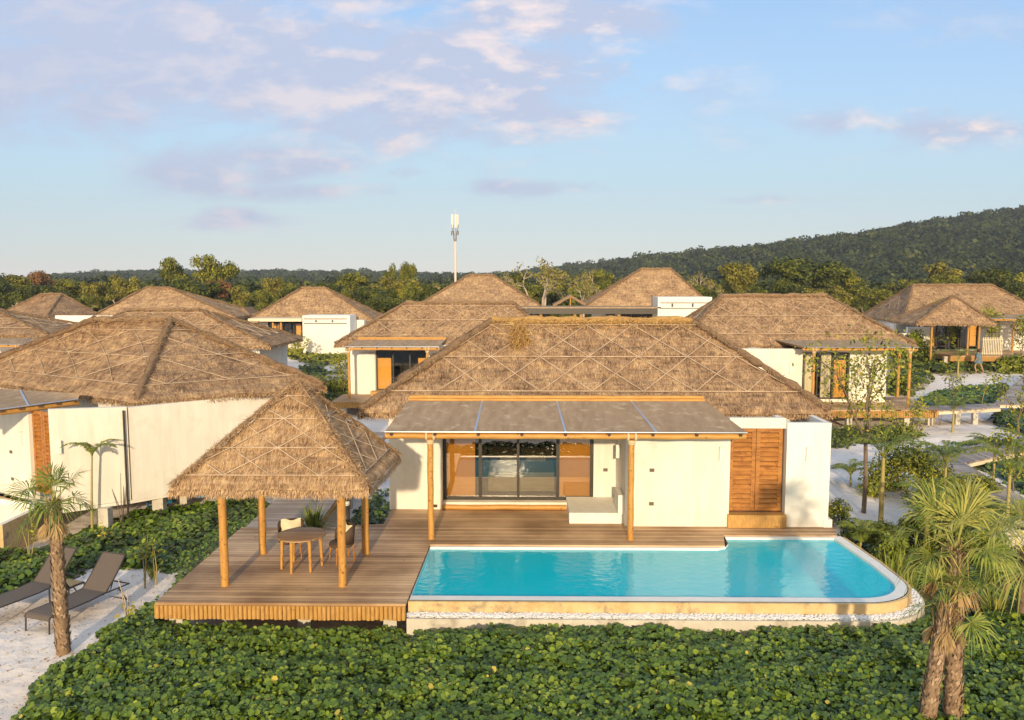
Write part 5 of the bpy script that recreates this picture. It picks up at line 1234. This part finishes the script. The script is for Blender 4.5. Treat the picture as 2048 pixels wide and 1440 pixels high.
def frond(mb, base, az, L, el0, el1, t=.6, lw=.3, n=44, w=.03):
    pts = []; p = np.array(base, float); m_ = 10
    for i in range(m_+1):
        pts.append(p.copy()); el = el0+(el1-el0)*(i/m_)**1.1; p = p+np.array([cos(az)*cos(el), sin(az)*cos(el), sin(el)])*L/m_
    mb.tube(pts, [.014*(1-.8*i/m_) for i in range(m_+1)], 4, tint=.8, cap=False)
    P_ = np.array(pts); u = np.linspace(.15, .99, n); ii = np.clip((u*m_).astype(int), 0, m_-1); f = (u*m_-ii)[:, None]
    c = P_[ii]*(1-f)+P_[ii+1]*f; tg = P_[ii+1]-P_[ii]; tg /= np.linalg.norm(tg, axis=1, keepdims=True)
    s = np.cross(tg, (0, 0, 1.)); s /= np.linalg.norm(s, axis=1, keepdims=True)
    for sg in (-1, 1):
        d = s*sg*.8+tg*.75+np.array([0, 0, .12])+rng.normal(0, .1, (n, 3)); d /= np.linalg.norm(d, axis=1, keepdims=True)
        sd = np.cross(d, s*sg+np.array([0, 0, 1.])); sd = np.cross(d, np.array([0, 0, 1.])); sd /= np.linalg.norm(sd, axis=1, keepdims=True)
        ll = lw*np.sin(np.clip(u*1.05, 0, 1)*pi*.85+.35)*rng.uniform(.85, 1.1, n)
        mb.kites(c, d, sd, ll, w, np.clip(rng.normal(t, .15, n), 0, 1), ll*.35, .4)
def feather_palm(label, base, h, L, nf=7, r_=.035, lean=(0, 0), azs=None, tm=.55, group=None, lw=.3, w=.032, n=44):
    r = thing('feather_palm', label, 'palm', tuple(base), group); top = np.array([lean[0], lean[1], h]); o = (0, 0, 0)
    MB().tube([(lean[0]*(i/6)**1.5, lean[1]*(i/6)**1.5, h*i/6-.1*(i == 0)) for i in range(7)], [r_*(1.3-.5*i/6) for i in range(7)], 8).build('trunk', 'bark_green', r, o)
    cr = MB()
    for i in range(nf):
        az = azs[i] if azs else i*2.399+rng.normal(0, .2)
        frond(cr, top, az, L*rng.uniform(.85, 1.1), radians(rng.uniform(55, 80)), radians(rng.uniform(-55, -15)), tm, lw, n, w)
    cr.build('crown', 'grassleaf', r, o); return r
def slender_tree(label, base, h, spread, nl, lr, r_=.05, group=None, m='shrub', seed=1, name='young_tree', forks=3, tm=.6, bark='bark', first=.35):
    global rng
    sv_ = rng; rng = np.random.default_rng(seed)
    r = thing(name, label, 'tree', tuple(base), group); tr = MB(); tips = []
    z0 = h*first; tr.tube([(0, 0, -.1), (.02, 0, z0*.5), (-.02, .02, z0)], [r_, r_*.9, r_*.8], 8)
    for k in range(forks):
        a = k*2.2+rng.uniform(0, .8); d = np.array([cos(a)*spread, sin(a)*spread, 1.]); d /= np.linalg.norm(d)
        branches(tr, (-.02, .02, z0), d, (h-z0)*.42, r_*.62, 2, tips, .42, .25, 2, 5)
    tr.build('trunk', bark, r)
    cr = MB(); T = np.array([t[0] for t in tips]); n = nl; i = rng.integers(0, len(T), n)
    P_ = T[i]+rng.normal(0, 1, (n, 3))*h*.055; P_[:, 2] += rng.uniform(-.1, .1, n)*h
    cr.ngons(P_, rng.normal(0, .6, (n, 3))+np.array([0, -.5, .6]), lr*rng.uniform(.6, 1.3, n), 5, np.clip(rng.normal(tm, .2, n), 0, 1), .5)
    cr.build('crown', m, r); rng = sv_; return r
def bush(label, base, rx, ry, h, n, lr, m='shrub', tm=.5, group=None, name='bush'):
    r = thing(name, label, 'bush', tuple(base), group)
    k = 26; a = rng.uniform(0, 6.28, k); e = rng.uniform(0, 1, k); C = np.stack([np.cos(a)*rx*np.sqrt(1-e**2)*.75, np.sin(a)*ry*np.sqrt(1-e**2)*.75, e*h*.78], 1)
    mb = MB(); i = rng.integers(0, k, n); v = rng.normal(size=(n, 3)); v /= np.linalg.norm(v, axis=1, keepdims=True)
    P_ = C[i]+v*np.array([rx, ry, h])*.32*rng.random(n)[:, None]**.35; P_[:, 2] = np.abs(P_[:, 2])
    ct = rng.normal(0, .12, k)
    mb.ngons(P_, v+np.array([0, -.2, .5])+rng.normal(0, .5, (n, 3)), lr*rng.uniform(.6, 1.3, n), 5, np.clip(tm+ct[i]+rng.normal(0, .14, n), 0, 1), .6)
    mb.build('foliage', m, r)
    st = MB()
    for j in range(7): st.tube([(0, 0, -.05), tuple(C[j]*.5), tuple(C[j])], .012, 4, cap=False)
    st.build('stems', 'bark', r); return r
def G(px, py, z=-.85):
    p = P(px, py, z); return (p[0], p[1], float(gz(p[0], p[1])))
def leafy_stems(label, base, h, n=5, name='sapling', m='shrub', lr=.05, nl=90, sp=.2, tm=.6, bare=False, group=None, stem='bark_green'):
    r = thing(name, label, 'plant', tuple(base), group); st = MB(); T = []
    for k in range(n):
        a = rng.uniform(0, 6.28); q = rng.uniform(.3, 1)*sp; hh = h*rng.uniform(.65, 1)
        pts = [(cos(a)*q*.3*0, 0, -.05), (cos(a)*q*.5, sin(a)*q*.5, hh*.5), (cos(a)*q+rng.normal(0, .04), sin(a)*q, hh)]
        st.tube(pts, [.016, .012, .007], 5, cap=False); T += [pts[2], tuple((np.array(pts[1])+pts[2])/2), tuple(np.array(pts[1])*.3+np.array(pts[2])*.7)]
    st.build('stem', stem, r)
    if not bare:
        T = np.array(T); i = rng.integers(0, len(T), nl); mb = MB()
        mb.ngons(T[i]+rng.normal(0, .09, (nl, 3)), rng.normal(0, .6, (nl, 3))+np.array([0, -.4, .6]), lr*rng.uniform(.6, 1.3, nl), 5, np.clip(rng.normal(tm, .18, nl), 0, 1), .5)
        mb.build('leaves', m, r)
    return r

fan_palm('shaggy fan palm with thick scaly trunk beside the loungers on the left', G(127, 1308), (-.08, .1), 2.9, .72, 13, .112, 9, tm=.6)
b = G(1903, 1500); fan_palm('taller right-hand fan palm with widest crown in front of the pool corner', b, (.03, .25), 3.0, .98, 14, .118, 9, tm=.88, ed=84)
b = G(1848, 1505); fan_palm('shorter fan palm with small upright crown leaning against the taller one', b, (.2, -.02), 2.28, .66, 12, .108, 11, tm=.75, ed=84)
b = G(2046, 1268); fan_palm('fan palm cut off by the right edge with drooping yellow-green fans', b, (.05, .0), 1.7, 1.1, 15, .14, 6, tm=.85)
b = G(1720, 1140); 
feather_palm('young feather palm with arching crown left of the round bush', G(1760, 1072), 2.2, 1.5, 8, .06, tm=.5)
feather_palm('thin feather palm right of the round bush before the boardwalk', G(1885, 1060), 1.9, 1.6, 8, .04, tm=.5)
feather_palm('feather palm with bright forked stem near the white planter', G(2010, 1105), 2.1, 1.6, 8, .05, tm=.55)
feather_palm('feather palm at the right edge above the planter', G(2062, 1060), 2.2, 1.4, 6, .05, tm=.45)
feather_palm('thin feather palm arching beside the left villa corner', G(185, 1075), 2.3, 1.0, 6, .03, tm=.5, lean=(.1, 0), lw=.22)
feather_palm('low feather palm behind the fan palm trunk on the left', G(95, 1062), 1.1, .8, 6, .03, tm=.5, lw=.2)
feather_palm('feathery palm clump on the white sand slope by the right villa', G(1905, 868), 1.0, 1.7, 10, .05, tm=.35, lw=.35)
feather_palm('feather palm in front of the white parapet of the white-block villa', G(637, 708), 1.3, 1.9, 9, .06, tm=.55, lw=.4, w=.05, n=22)
feather_palm('feather palm arching behind the right villa post', G(1915, 762), 1.3, 1.8, 9, .06, tm=.4, lw=.4, w=.05, n=22)
feather_palm('spiky palm left of the far right villa deck', G(1852, 742), 1.5, 2.0, 10, .07, tm=.35, lw=.45, w=.06, n=22)
feather_palm('feather palm before the flat canopy of the white-block villa', G(500, 695), 2.6, 1.6, 8, .06, tm=.5, lw=.4, w=.05, n=22)
slender_tree('slender young tree with forked trunk and sparse leaves right of the main villa', G(1727, 1032), 5.0, .32, 1300, .06, .075, seed=5, first=.42, forks=3, tm=.55)
slender_tree('leafy sapling rising before the curtained window of the right villa', G(1712, 860), 3.7, .35, 420, .065, .05, seed=9, first=.2, tm=.6)
slender_tree('small bushy tree growing before the far gazebo', G(1892, 735), 4.8, .4, 1500, .12, .08, seed=11, first=.35, tm=.62)
slender_tree('light leafy tree before the slat rail of the far right villa', G(1985, 738), 4.3, .4, 800, .10, .06, seed=13, first=.4, tm=.65)
slender_tree('thin leafy tree at the right edge before the far villa wall', G(2040, 742), 3.6, .4, 800, .10, .05, seed=15, first=.3, tm=.6)
slender_tree('dark sprig tree on the wall of the far right villa', G(1808, 712), 4.4, .25, 500, .10, .05, seed=17, first=.6, tm=.3)
slender_tree('small flowering tree in front of the far white-block villa window', G(592, 712), 2.6, .4, 900, .10, .05, seed=19, first=.3, tm=.75)
slender_tree('leafy sapling left of the orange-blind villa post', G(688, 808), 2.6, .35, 700, .06, .03, seed=21, first=.3, tm=.6)
slender_tree('thin sapling with yellowish leaves on the far sandy path', G(600, 735), 2.2, .4, 400, .09, .04, seed=23, first=.3, tm=.7)
slender_tree('sapling with sparse leaves right of the main villa garden wall', G(1905, 848), 2.6, .3, 260, .06, .035, seed=25, first=.5, tm=.5)
slender_tree('young tree at the right edge beyond the boardwalk branch', G(2035, 885), 3.0, .4, 700, .07, .05, seed=27, first=.3, tm=.5)
bush('large rounded green bush beside the boardwalk fork', G(1815, 1000), 1.6, 1.2, 1.75, 9000, .045, tm=.55)
bush('smaller loose bush between the young palms on the right', G(1890, 1062), 1.1, .9, 1.2, 5000, .042, tm=.5)
bush('bush with yellow tips at the right edge behind the planter', G(2010, 1060), 1.0, .9, .9, 2400, .05, tm=.5)
bush('fuzzy grey-green bush at the foot of the garden wall', G(1678, 1058), .45, .5, .75, 1500, .035, tm=.35)
bush('low shrub trailing beside the right end of the deck', G(1715, 1090), .6, .5, .45, 1300, .035, tm=.3)
bush('dark shrub under the right villa awning post', G(1800, 792), .9, .7, 1.4, 1100, .09, tm=.4)
bush('shrub under the deck front of the right villa', G(1790, 872), 1.2, .7, .8, 1300, .06, tm=.35)
bush('tall shrub at the back of the right villa garden', G(1820, 745), 2.0, 1.0, 3.0, 2600, .13, tm=.4)
bush('shrub beside the person near the far deck', G(1978, 742), .8, .6, 1.2, 700, .10, tm=.3)
bush('dense bushy clump left of the orange-blind villa', G(660, 800), 1.2, .8, 1.7, 2200, .07, tm=.35)
bush('bush with orange tinge at the far right terrace edge', G(2030, 752), 1.6, .9, 1.5, 1500, .11, tm=.5)
bush('wild bush left of the fan palms behind the pool', G(1790, 1140), .55, .5, 1.0, 1000, .05, 'grassleaf', tm=.45)
# spiky grass tufts
def tuft(label, base, h, n, w=.02, tm=.5, name='grass_tuft', spread=.6):
    r = thing(name, label, 'plant', tuple(base)); mb = MB(); an = rng.uniform(0, 6.28, n); s = rng.uniform(.1, spread, n)
    d = np.stack([np.cos(an)*s, np.sin(an)*s, np.ones(n)], 1); d /= np.linalg.norm(d, axis=1, keepdims=True); sd = np.stack([-np.sin(an), np.cos(an), 0*an], 1)
    L = h*rng.uniform(.6, 1.1, n); mb.kites(np.zeros((n, 3))+rng.normal(0, .04, (n, 3))*np.array([1, 1, 0]), d, sd, L, w, np.clip(rng.normal(tm, .2, n), 0, 1), L*s*.5, .5)
    mb.build('leaves', 'grassleaf', r); return r
tuft('dark spiky plant growing beside the boardwalk behind the table', (-5.35, 19.9, -.3), 1.15, 130, .045, .3, 'spiky_plant', .9)
tuft('small spiky plant on the sand left of the deck corner', G(305, 1165), .6, 30, .03, .75)
tuft('spiky leaf tuft in the bed left of the fan palms', G(1800, 1165), 1.1, 60, .03, .6, spread=.9)
tuft('second spiky leaf tuft beside the pool corner bed', G(1850, 1150), 1.3, 60, .03, .65, spread=.9)
tuft('tall grass clump below the fan palm at the right edge', G(1975, 1180), 1.2, 60, .03, .55, spread=.9)
# thin saplings and sticks left
leafy_stems('thin pale-stemmed sapling rising from the vine left of the deck', G(290, 1178), 1.35, 3, nl=60, sp=.12, tm=.5)
leafy_stems('second thin sapling with few leaves next to the deck corner', G(312, 1172), 1.15, 2, nl=40, sp=.1, tm=.55)
leafy_stems('bare forked stick plant by the left villa downpipe', G(245, 1062), 1.75, 3, bare=True, sp=.35, stem='bark')
leafy_stems('curled yellow-green shoot in the left vine bed', G(222, 1100), .8, 2, nl=24, sp=.35, tm=.9)
leafy_stems('dark leafy cluster plant under the left villa wall', G(205, 1050), .9, 4, nl=110, lr=.05, sp=.25, tm=.25)
leafy_stems('slim upright plant at the left edge of the vine bed', G(60, 1125), 1.2, 3, nl=40, sp=.2, tm=.6)
leafy_stems('pale knobbly driftwood-like plant beside the right lounger', G(255, 1245), .95, 3, bare=True, sp=.28, stem='bark_pale')
leafy_stems('small leafy shoot at the front edge of the sand path', G(262, 1258), .45, 4, nl=40, sp=.2, tm=.8)
leafy_stems('thin stick plant with few leaves before the right villa walkway', G(1868, 850), 1.5, 2, nl=30, sp=.15, tm=.4)
leafy_stems('pair of dark stakes on the sand slope', G(1880, 852), 1.3, 2, bare=True, sp=.2, stem='bark')
leafy_stems('tall thin plant standing before the vine bed at far right', G(1960, 822), 2.2, 2, nl=60, lr=.07, sp=.3, tm=.5)

# ------------------------------------------------------------------ person
p = G(1955, 746, -.55); r = thing('person', 'person in a loose blue-grey shirt walking away near the far right deck', 'person', (p[0], p[1], p[2]))
def skin(name, verts, edges, radii, m, parent, sub=1):
    me = D.meshes.new(name); me.from_pydata(verts, edges, []); ob = D.objects.new(name, me); COL.objects.link(ob); ob.parent = parent
    md = ob.modifiers.new('skin', 'SKIN'); sk = me.skin_vertices if len(me.skin_vertices) else None
    if not me.skin_vertices:
        bpy.context.view_layer.objects.active = ob
    for i, v in enumerate(me.skin_vertices[0].data): v.radius = (radii[i], radii[i]); v.use_root = (i == 0)
    s = ob.modifiers.new('sub', 'SUBSURF'); s.levels = sub; s.render_levels = sub
    me.materials.append(M[m]); return ob
V = [(0, 0, .95), (0, 0, 1.15), (0, .0, 1.38), (0, 0, 1.50), (0, 0, 1.60), (0, 0, 1.72), (-.19, 0, 1.40), (-.27, -.04, 1.14), (-.24, .10, .90), (-.23, .14, .80), (.19, 0, 1.40), (.27, .05, 1.14), (.26, -.08, .92), (.25, -.12, .82),
     (-.10, 0, .90), (-.13, .16, .50), (-.17, .02, .10), (-.18, .14, .04), (.10, 0, .90), (.15, -.18, .50), (.24, -.30, .12), (.25, -.18, .03)]
E_ = [(0, 1), (1, 2), (2, 3), (3, 4), (4, 5), (2, 6), (6, 7), (7, 8), (8, 9), (2, 10), (10, 11), (11, 12), (12, 13), (0, 14), (14, 15), (15, 16), (16, 17), (0, 18), (18, 19), (19, 20), (20, 21)]
Rd = [.13, .13, .15, .06, .085, .095, .065, .045, .036, .03, .065, .045, .036, .03, .09, .06, .04, .035, .09, .06, .04, .035]
try:
    me = D.meshes.new('body'); me.from_pydata(V, E_, []); ob = D.objects.new('body', me); COL.objects.link(ob); ob.parent = r
    md = ob.modifiers.new('skin', 'SKIN')
    for i, v in enumerate(me.skin_vertices[0].data): v.radius = (Rd[i], Rd[i]); v.use_root = (i == 0)
    s = ob.modifiers.new('sub', 'SUBSURF'); s.levels = 1; s.render_levels = 2; me.materials.append(M['skin'])
except Exception as ex: print('SKIN', ex)
sh = MB().lathe((0, 0, 0), [(.27, .72), (.26, .85), (.22, 1.1), (.21, 1.3), (.17, 1.44), (.07, 1.5)], 16)
for s, y in ((-1, -.03), (1, .04)): sh.tube([(s*.15, 0, 1.41), (s*.24, y*.5, 1.27), (s*.28, y, 1.12)], [.09, .085, .08], 10)
sh.build('shirt', 'shirt', r)
MB().lathe((0, 0, 0), [(.0, 1.77), (.06, 1.76), (.11, 1.70), (.118, 1.62), (.10, 1.54), (.05, 1.50)], 14).build('hair', 'hair', r)
r.rotation_euler = (0, 0, .7); r.scale = (1.05, 1.05, 1.05)

# ------------------------------------------------------------------ world, sun, haze
SE = radians(13.7)
w = D.worlds.new('World'); scn.world = w; w.use_nodes = True; nt = w.node_tree; bg = nt.nodes['Background']
sky = N(nt, 'ShaderNodeTexSky', sky_type='NISHITA'); sky.sun_disc = False; sky.sun_elevation = SE; sky.sun_rotation = pi
sky.air_density = 1.0; sky.dust_density = .6; sky.ozone_density = 1.5
tc = N(nt, 'ShaderNodeTexCoord'); sp = N(nt, 'ShaderNodeSeparateXYZ'); nt.links.new(tc.outputs['Generated'], sp.inputs[0])
def mth(op, *a, clamp=False):
    n = N(nt, 'ShaderNodeMath', operation=op, use_clamp=clamp)
    for i, v in enumerate(a):
        if isinstance(v, (int, float)): n.inputs[i].default_value = v
        else: nt.links.new(v, n.inputs[i])
    return n.outputs[0]
ay = mth('MAXIMUM', mth('ABSOLUTE', sp.outputs[1]), .12)
u = mth('DIVIDE', sp.outputs[0], ay); v = mth('DIVIDE', mth('MAXIMUM', sp.outputs[2], 0), ay)
cb = N(nt, 'ShaderNodeCombineXYZ'); nt.links.new(u, cb.inputs[0]); nt.links.new(v, cb.inputs[1])
def nz(sx, sy, sc, det, rgh, loc=(0, 0, 0), dist=0):
    mp = N(nt, 'ShaderNodeMapping'); mp.inputs['Scale'].default_value = (sx, sy, 1); mp.inputs['Location'].default_value = loc
    nt.links.new(cb.outputs[0], mp.inputs[0]); n = N(nt, 'ShaderNodeTexNoise', inp={'Scale': sc, 'Detail': det, 'Roughness': rgh, 'Distortion': dist}); nt.links.new(mp.outputs[0], n.inputs['Vector']); return n.outputs['Fac']
d1 = nz(2.2, 5.5, 2.6, 7, .55, dist=.3); d2 = nz(3.5, 9, 3.2, 6, .6, (3, 1, 0), .2); d3 = nz(1.5, 3.2, 6, 8, .6, (7, 2, 0), .3)
mask = None
for px, py, rx, ry, wgt in [(330, 120, 760, 150, .95), (900, 170, 420, 150, .85), (1130, 60, 230, 65, .85), (80, 230, 330, 75, .7), (250, 250, 160, 22, .4), (520, 335, 250, 62, .8), (640, 385, 200, 26, .75), (430, 440, 160, 26, .7), (1060, 378, 220, 22, .6), (1250, 90, 90, 40, .4), (1270, 155, 60, 30, .35), (1050, 185, 60, 30, .4), (1800, 265, 340, 46, .52), (1480, 405, 130, 14, .35), (820, 350, 60, 16, .5), (1850, 80, 250, 110, .22), (720, 280, 110, 20, .35)]:
    a = (px-1050)/F; b = (565-py)/F
    e = mth('ADD', mth('POWER', mth('MULTIPLY', mth('SUBTRACT', u, a), F/rx), 2.0), mth('POWER', mth('MULTIPLY', mth('SUBTRACT', v, b), F/ry), 2.0))
    g = mth('MULTIPLY', mth('EXPONENT', mth('MULTIPLY', e, -1.0)), wgt); mask = g if mask is None else mth('MAXIMUM', mask, g)
dens = mth('ADD', mask, mth('MULTIPLY', mth('SUBTRACT', d1, .5), 1.9)); dens = mth('ADD', dens, mth('MULTIPLY', mth('SUBTRACT', d3, .5), 1.1))
cov = mth('MULTIPLY', mth('SUBTRACT', dens, .16), 2.1, clamp=True); cov = mth('MULTIPLY', cov, mth('MULTIPLY', mask, 2.6, clamp=True)); cov = mth('MULTIPLY', cov, .92)
hl = mth('MULTIPLY', mth('SUBTRACT', mth('ADD', mth('MULTIPLY', d2, .9), mth('MULTIPLY', d3, .7)), .78), 5.5, clamp=True)
pinkm = mth('MULTIPLY', mth('ADD', u, .55), 1.5, clamp=True); hl = mth('MULTIPLY', hl, mth('ADD', mth('MULTIPLY', pinkm, .75), .2))
cc = N(nt, 'ShaderNodeMix', data_type='RGBA'); cc.inputs[6].default_value = (.50, .56, .73, 1); cc.inputs[7].default_value = (1.0, .82, .76, 1); nt.links.new(hl, cc.inputs[0])
KS = .10
# clear-sky colours by elevation, blended with the physical sky
el = mth('MULTIPLY', v, 2.6, clamp=True)
gr = ramp(nt, [(0.0, (.86, .80, .76)), (.10, (.72, .78, .77)), (.32, (.56, .77, .89)), (.62, (.46, .70, .98)), (1.0, (.34, .58, .95))])
nt.links.new(el, gr.inputs[0])
g10 = N(nt, 'ShaderNodeVectorMath', operation='SCALE'); g10.inputs[3].default_value = 1.0/KS; nt.links.new(gr.outputs[0], g10.inputs[0])
skm = N(nt, 'ShaderNodeMix', data_type='RGBA', inp={0: .82}); nt.links.new(sky.outputs[0], skm.inputs[6]); nt.links.new(g10.outputs[0], skm.inputs[7])
# the half of the sky round the low sun is golden
wf = mth('MULTIPLY', mth('ADD', mth('MULTIPLY', sp.outputs[1], -1.0), .35), .75, clamp=True)
wm = N(nt, 'ShaderNodeMix', data_type='RGBA'); wm.inputs[7].default_value = (1.02/KS, .83/KS, .52/KS, 1); nt.links.new(wf, wm.inputs[0]); nt.links.new(skm.outputs[2], wm.inputs[6])
sc_ = N(nt, 'ShaderNodeVectorMath', operation='SCALE'); sc_.inputs[3].default_value = 1.0/KS
nt.links.new(cc.outputs[2], sc_.inputs[0])
mx = N(nt, 'ShaderNodeMix', data_type='RGBA'); nt.links.new(cov, mx.inputs[0]); nt.links.new(wm.outputs[2], mx.inputs[6]); nt.links.new(sc_.outputs[0], mx.inputs[7])
nt.links.new(mx.outputs[2], bg.inputs[0]); bg.inputs[1].default_value = KS
sl = D.lights.new('sun', 'SUN'); so_ = D.objects.new('sun', sl); COL.objects.link(so_); sl.energy = 4.0; sl.angle = radians(1.2); sl.color = (1, .785, .50)
so_.rotation_euler = (pi/2-SE, 0, radians(-1.0))
scn.view_settings.view_transform = 'Standard'; scn.view_settings.look = 'None'; scn.view_settings.exposure = 0.17; scn.view_settings.gamma = 1
scn.render.engine = 'CYCLES'; scn.cycles.max_bounces = 8; scn.cycles.transparent_max_bounces = 12; scn.cycles.use_denoising = True
hm = D.materials.new('haze'); hm.use_nodes = True; hn = hm.node_tree
for n_ in list(hn.nodes):
    if n_.type != 'OUTPUT_MATERIAL': hn.nodes.remove(n_)
pv = N(hn, 'ShaderNodeVolumePrincipled'); pv.inputs['Color'].default_value = (.72, .82, 1, 1); pv.inputs['Density'].default_value = HAZE; pv.inputs['Anisotropy'].default_value = 0.0
hn.links.new(pv.outputs[0], hn.nodes['Material Output'].inputs['Volume'])
if HAZE > 0:
    M['haze'] = hm
    tag(MB().box((-1300, -60, -8), (1500, 1400, 150)).build('haze', 'haze'), 'thin evening haze over the resort', None, kind='stuff')
bush('golden-green shrub between boardwalk fork and feather palms', G(1945, 1010), 1.0, .8, 1.0, 4200, .042, tm=.62)
bush('low shrub in front of the large rounded bush', G(1770, 1095), .7, .6, .7, 2600, .04, tm=.5)
bush('tall wild shrub behind the fan palms', G(1930, 1120), 1.1, .9, 1.3, 4600, .045, tm=.45)
bush('shrub with reddish flowers left of the fan palm crown', G(1835, 1105), .8, .7, 1.0, 3000, .042, tm=.45)
feather_palm('wispy feather palm with drooping leaves behind the tall fan palm', G(1850, 1120), 1.5, 1.3, 9, .05, tm=.55)
# leaf litter, twigs and shells on the sand
k = 900; px_ = rng.uniform(-11.5, -7.5, k); py_ = rng.uniform(12.2, 18.5, k); k2 = 1100; px2 = rng.uniform(8.5, 24, k2); py2 = rng.uniform(22, 42, k2)
lx = np.r_[px_, px2]; ly = np.r_[py_, py2]; lt = MB()
lt.ngons(np.stack([lx, ly, gz(lx, ly)+.03], 1), np.stack([rng.normal(0, .3, len(lx)), rng.normal(0, .3, len(lx)), np.ones(len(lx))], 1), rng.uniform(.012, .035, len(lx)), 5, rng.random(len(lx)), .6)
tag(lt.build('leaf_litter', 'deadfan'), 'dry leaf litter scattered on the sand', None, kind='stuff')

tuft('broad tangle of long pale leaves behind the pool corner', G(1775, 1185), 1.25, 120, .035, .75, spread=1.3)
tuft('long drooping grass clump between pool and tall fan palm', G(1815, 1215), 1.15, 110, .03, .8, spread=1.2)
tuft('yellow-green grass clump right of the fan palm trunks', G(1990, 1250), 1.2, 100, .035, .7, spread=1.2)
feather_palm('small feather palm low behind the pool coping on the right', G(1720, 1115), .5, .9, 8, .035, tm=.5)
feather_palm('feather palm rising between the two boardwalk arms', G(1985, 985), 1.3, 1.2, 8, .04, tm=.4)
slender_tree('thin leafy sapling left of the boardwalk fork', G(1825, 930), 2.4, .35, 700, .05, .03, seed=41, first=.3, tm=.6)
slender_tree('leafy sapling at the right edge above the planter', G(2025, 1000), 2.2, .4, 900, .05, .03, seed=43, first=.25, tm=.6)

k = 70; lx = np.r_[rng.uniform(-7, -2.5, k), rng.uniform(-2, 4.6, 30)]; ly = np.r_[rng.uniform(15.1, 19.5, k), rng.uniform(18.8, 19.9, 30)]; lt = MB()
lt.ngons(np.stack([lx, ly, np.full(len(lx), .014)], 1), np.stack([rng.normal(0, .2, len(lx)), rng.normal(0, .2, len(lx)), np.ones(len(lx))], 1), rng.uniform(.012, .03, len(lx)), 5, rng.random(len(lx))*.5, .6)
tag(lt.build('leaf_litter', 'deadfan'), 'few dry leaves blown onto the timber deck', None, kind='stuff')
for px, py, h, l, lab in ((1700, 985, .35, .9, 'small feather palm on the shaded sand behind the garden wall'), (1850, 985, .7, 1.3, 'feather palm with yellow stem at the left foot of the boardwalk fork'), (1940, 1085, .5, 1.3, 'bushy feather palm left of the planter'), (2045, 930, .4, 1.0, 'little feather palm under the boardwalk arm at the right edge')):
    feather_palm(lab, G(px, py), h, l, 8, .035, tm=.5)
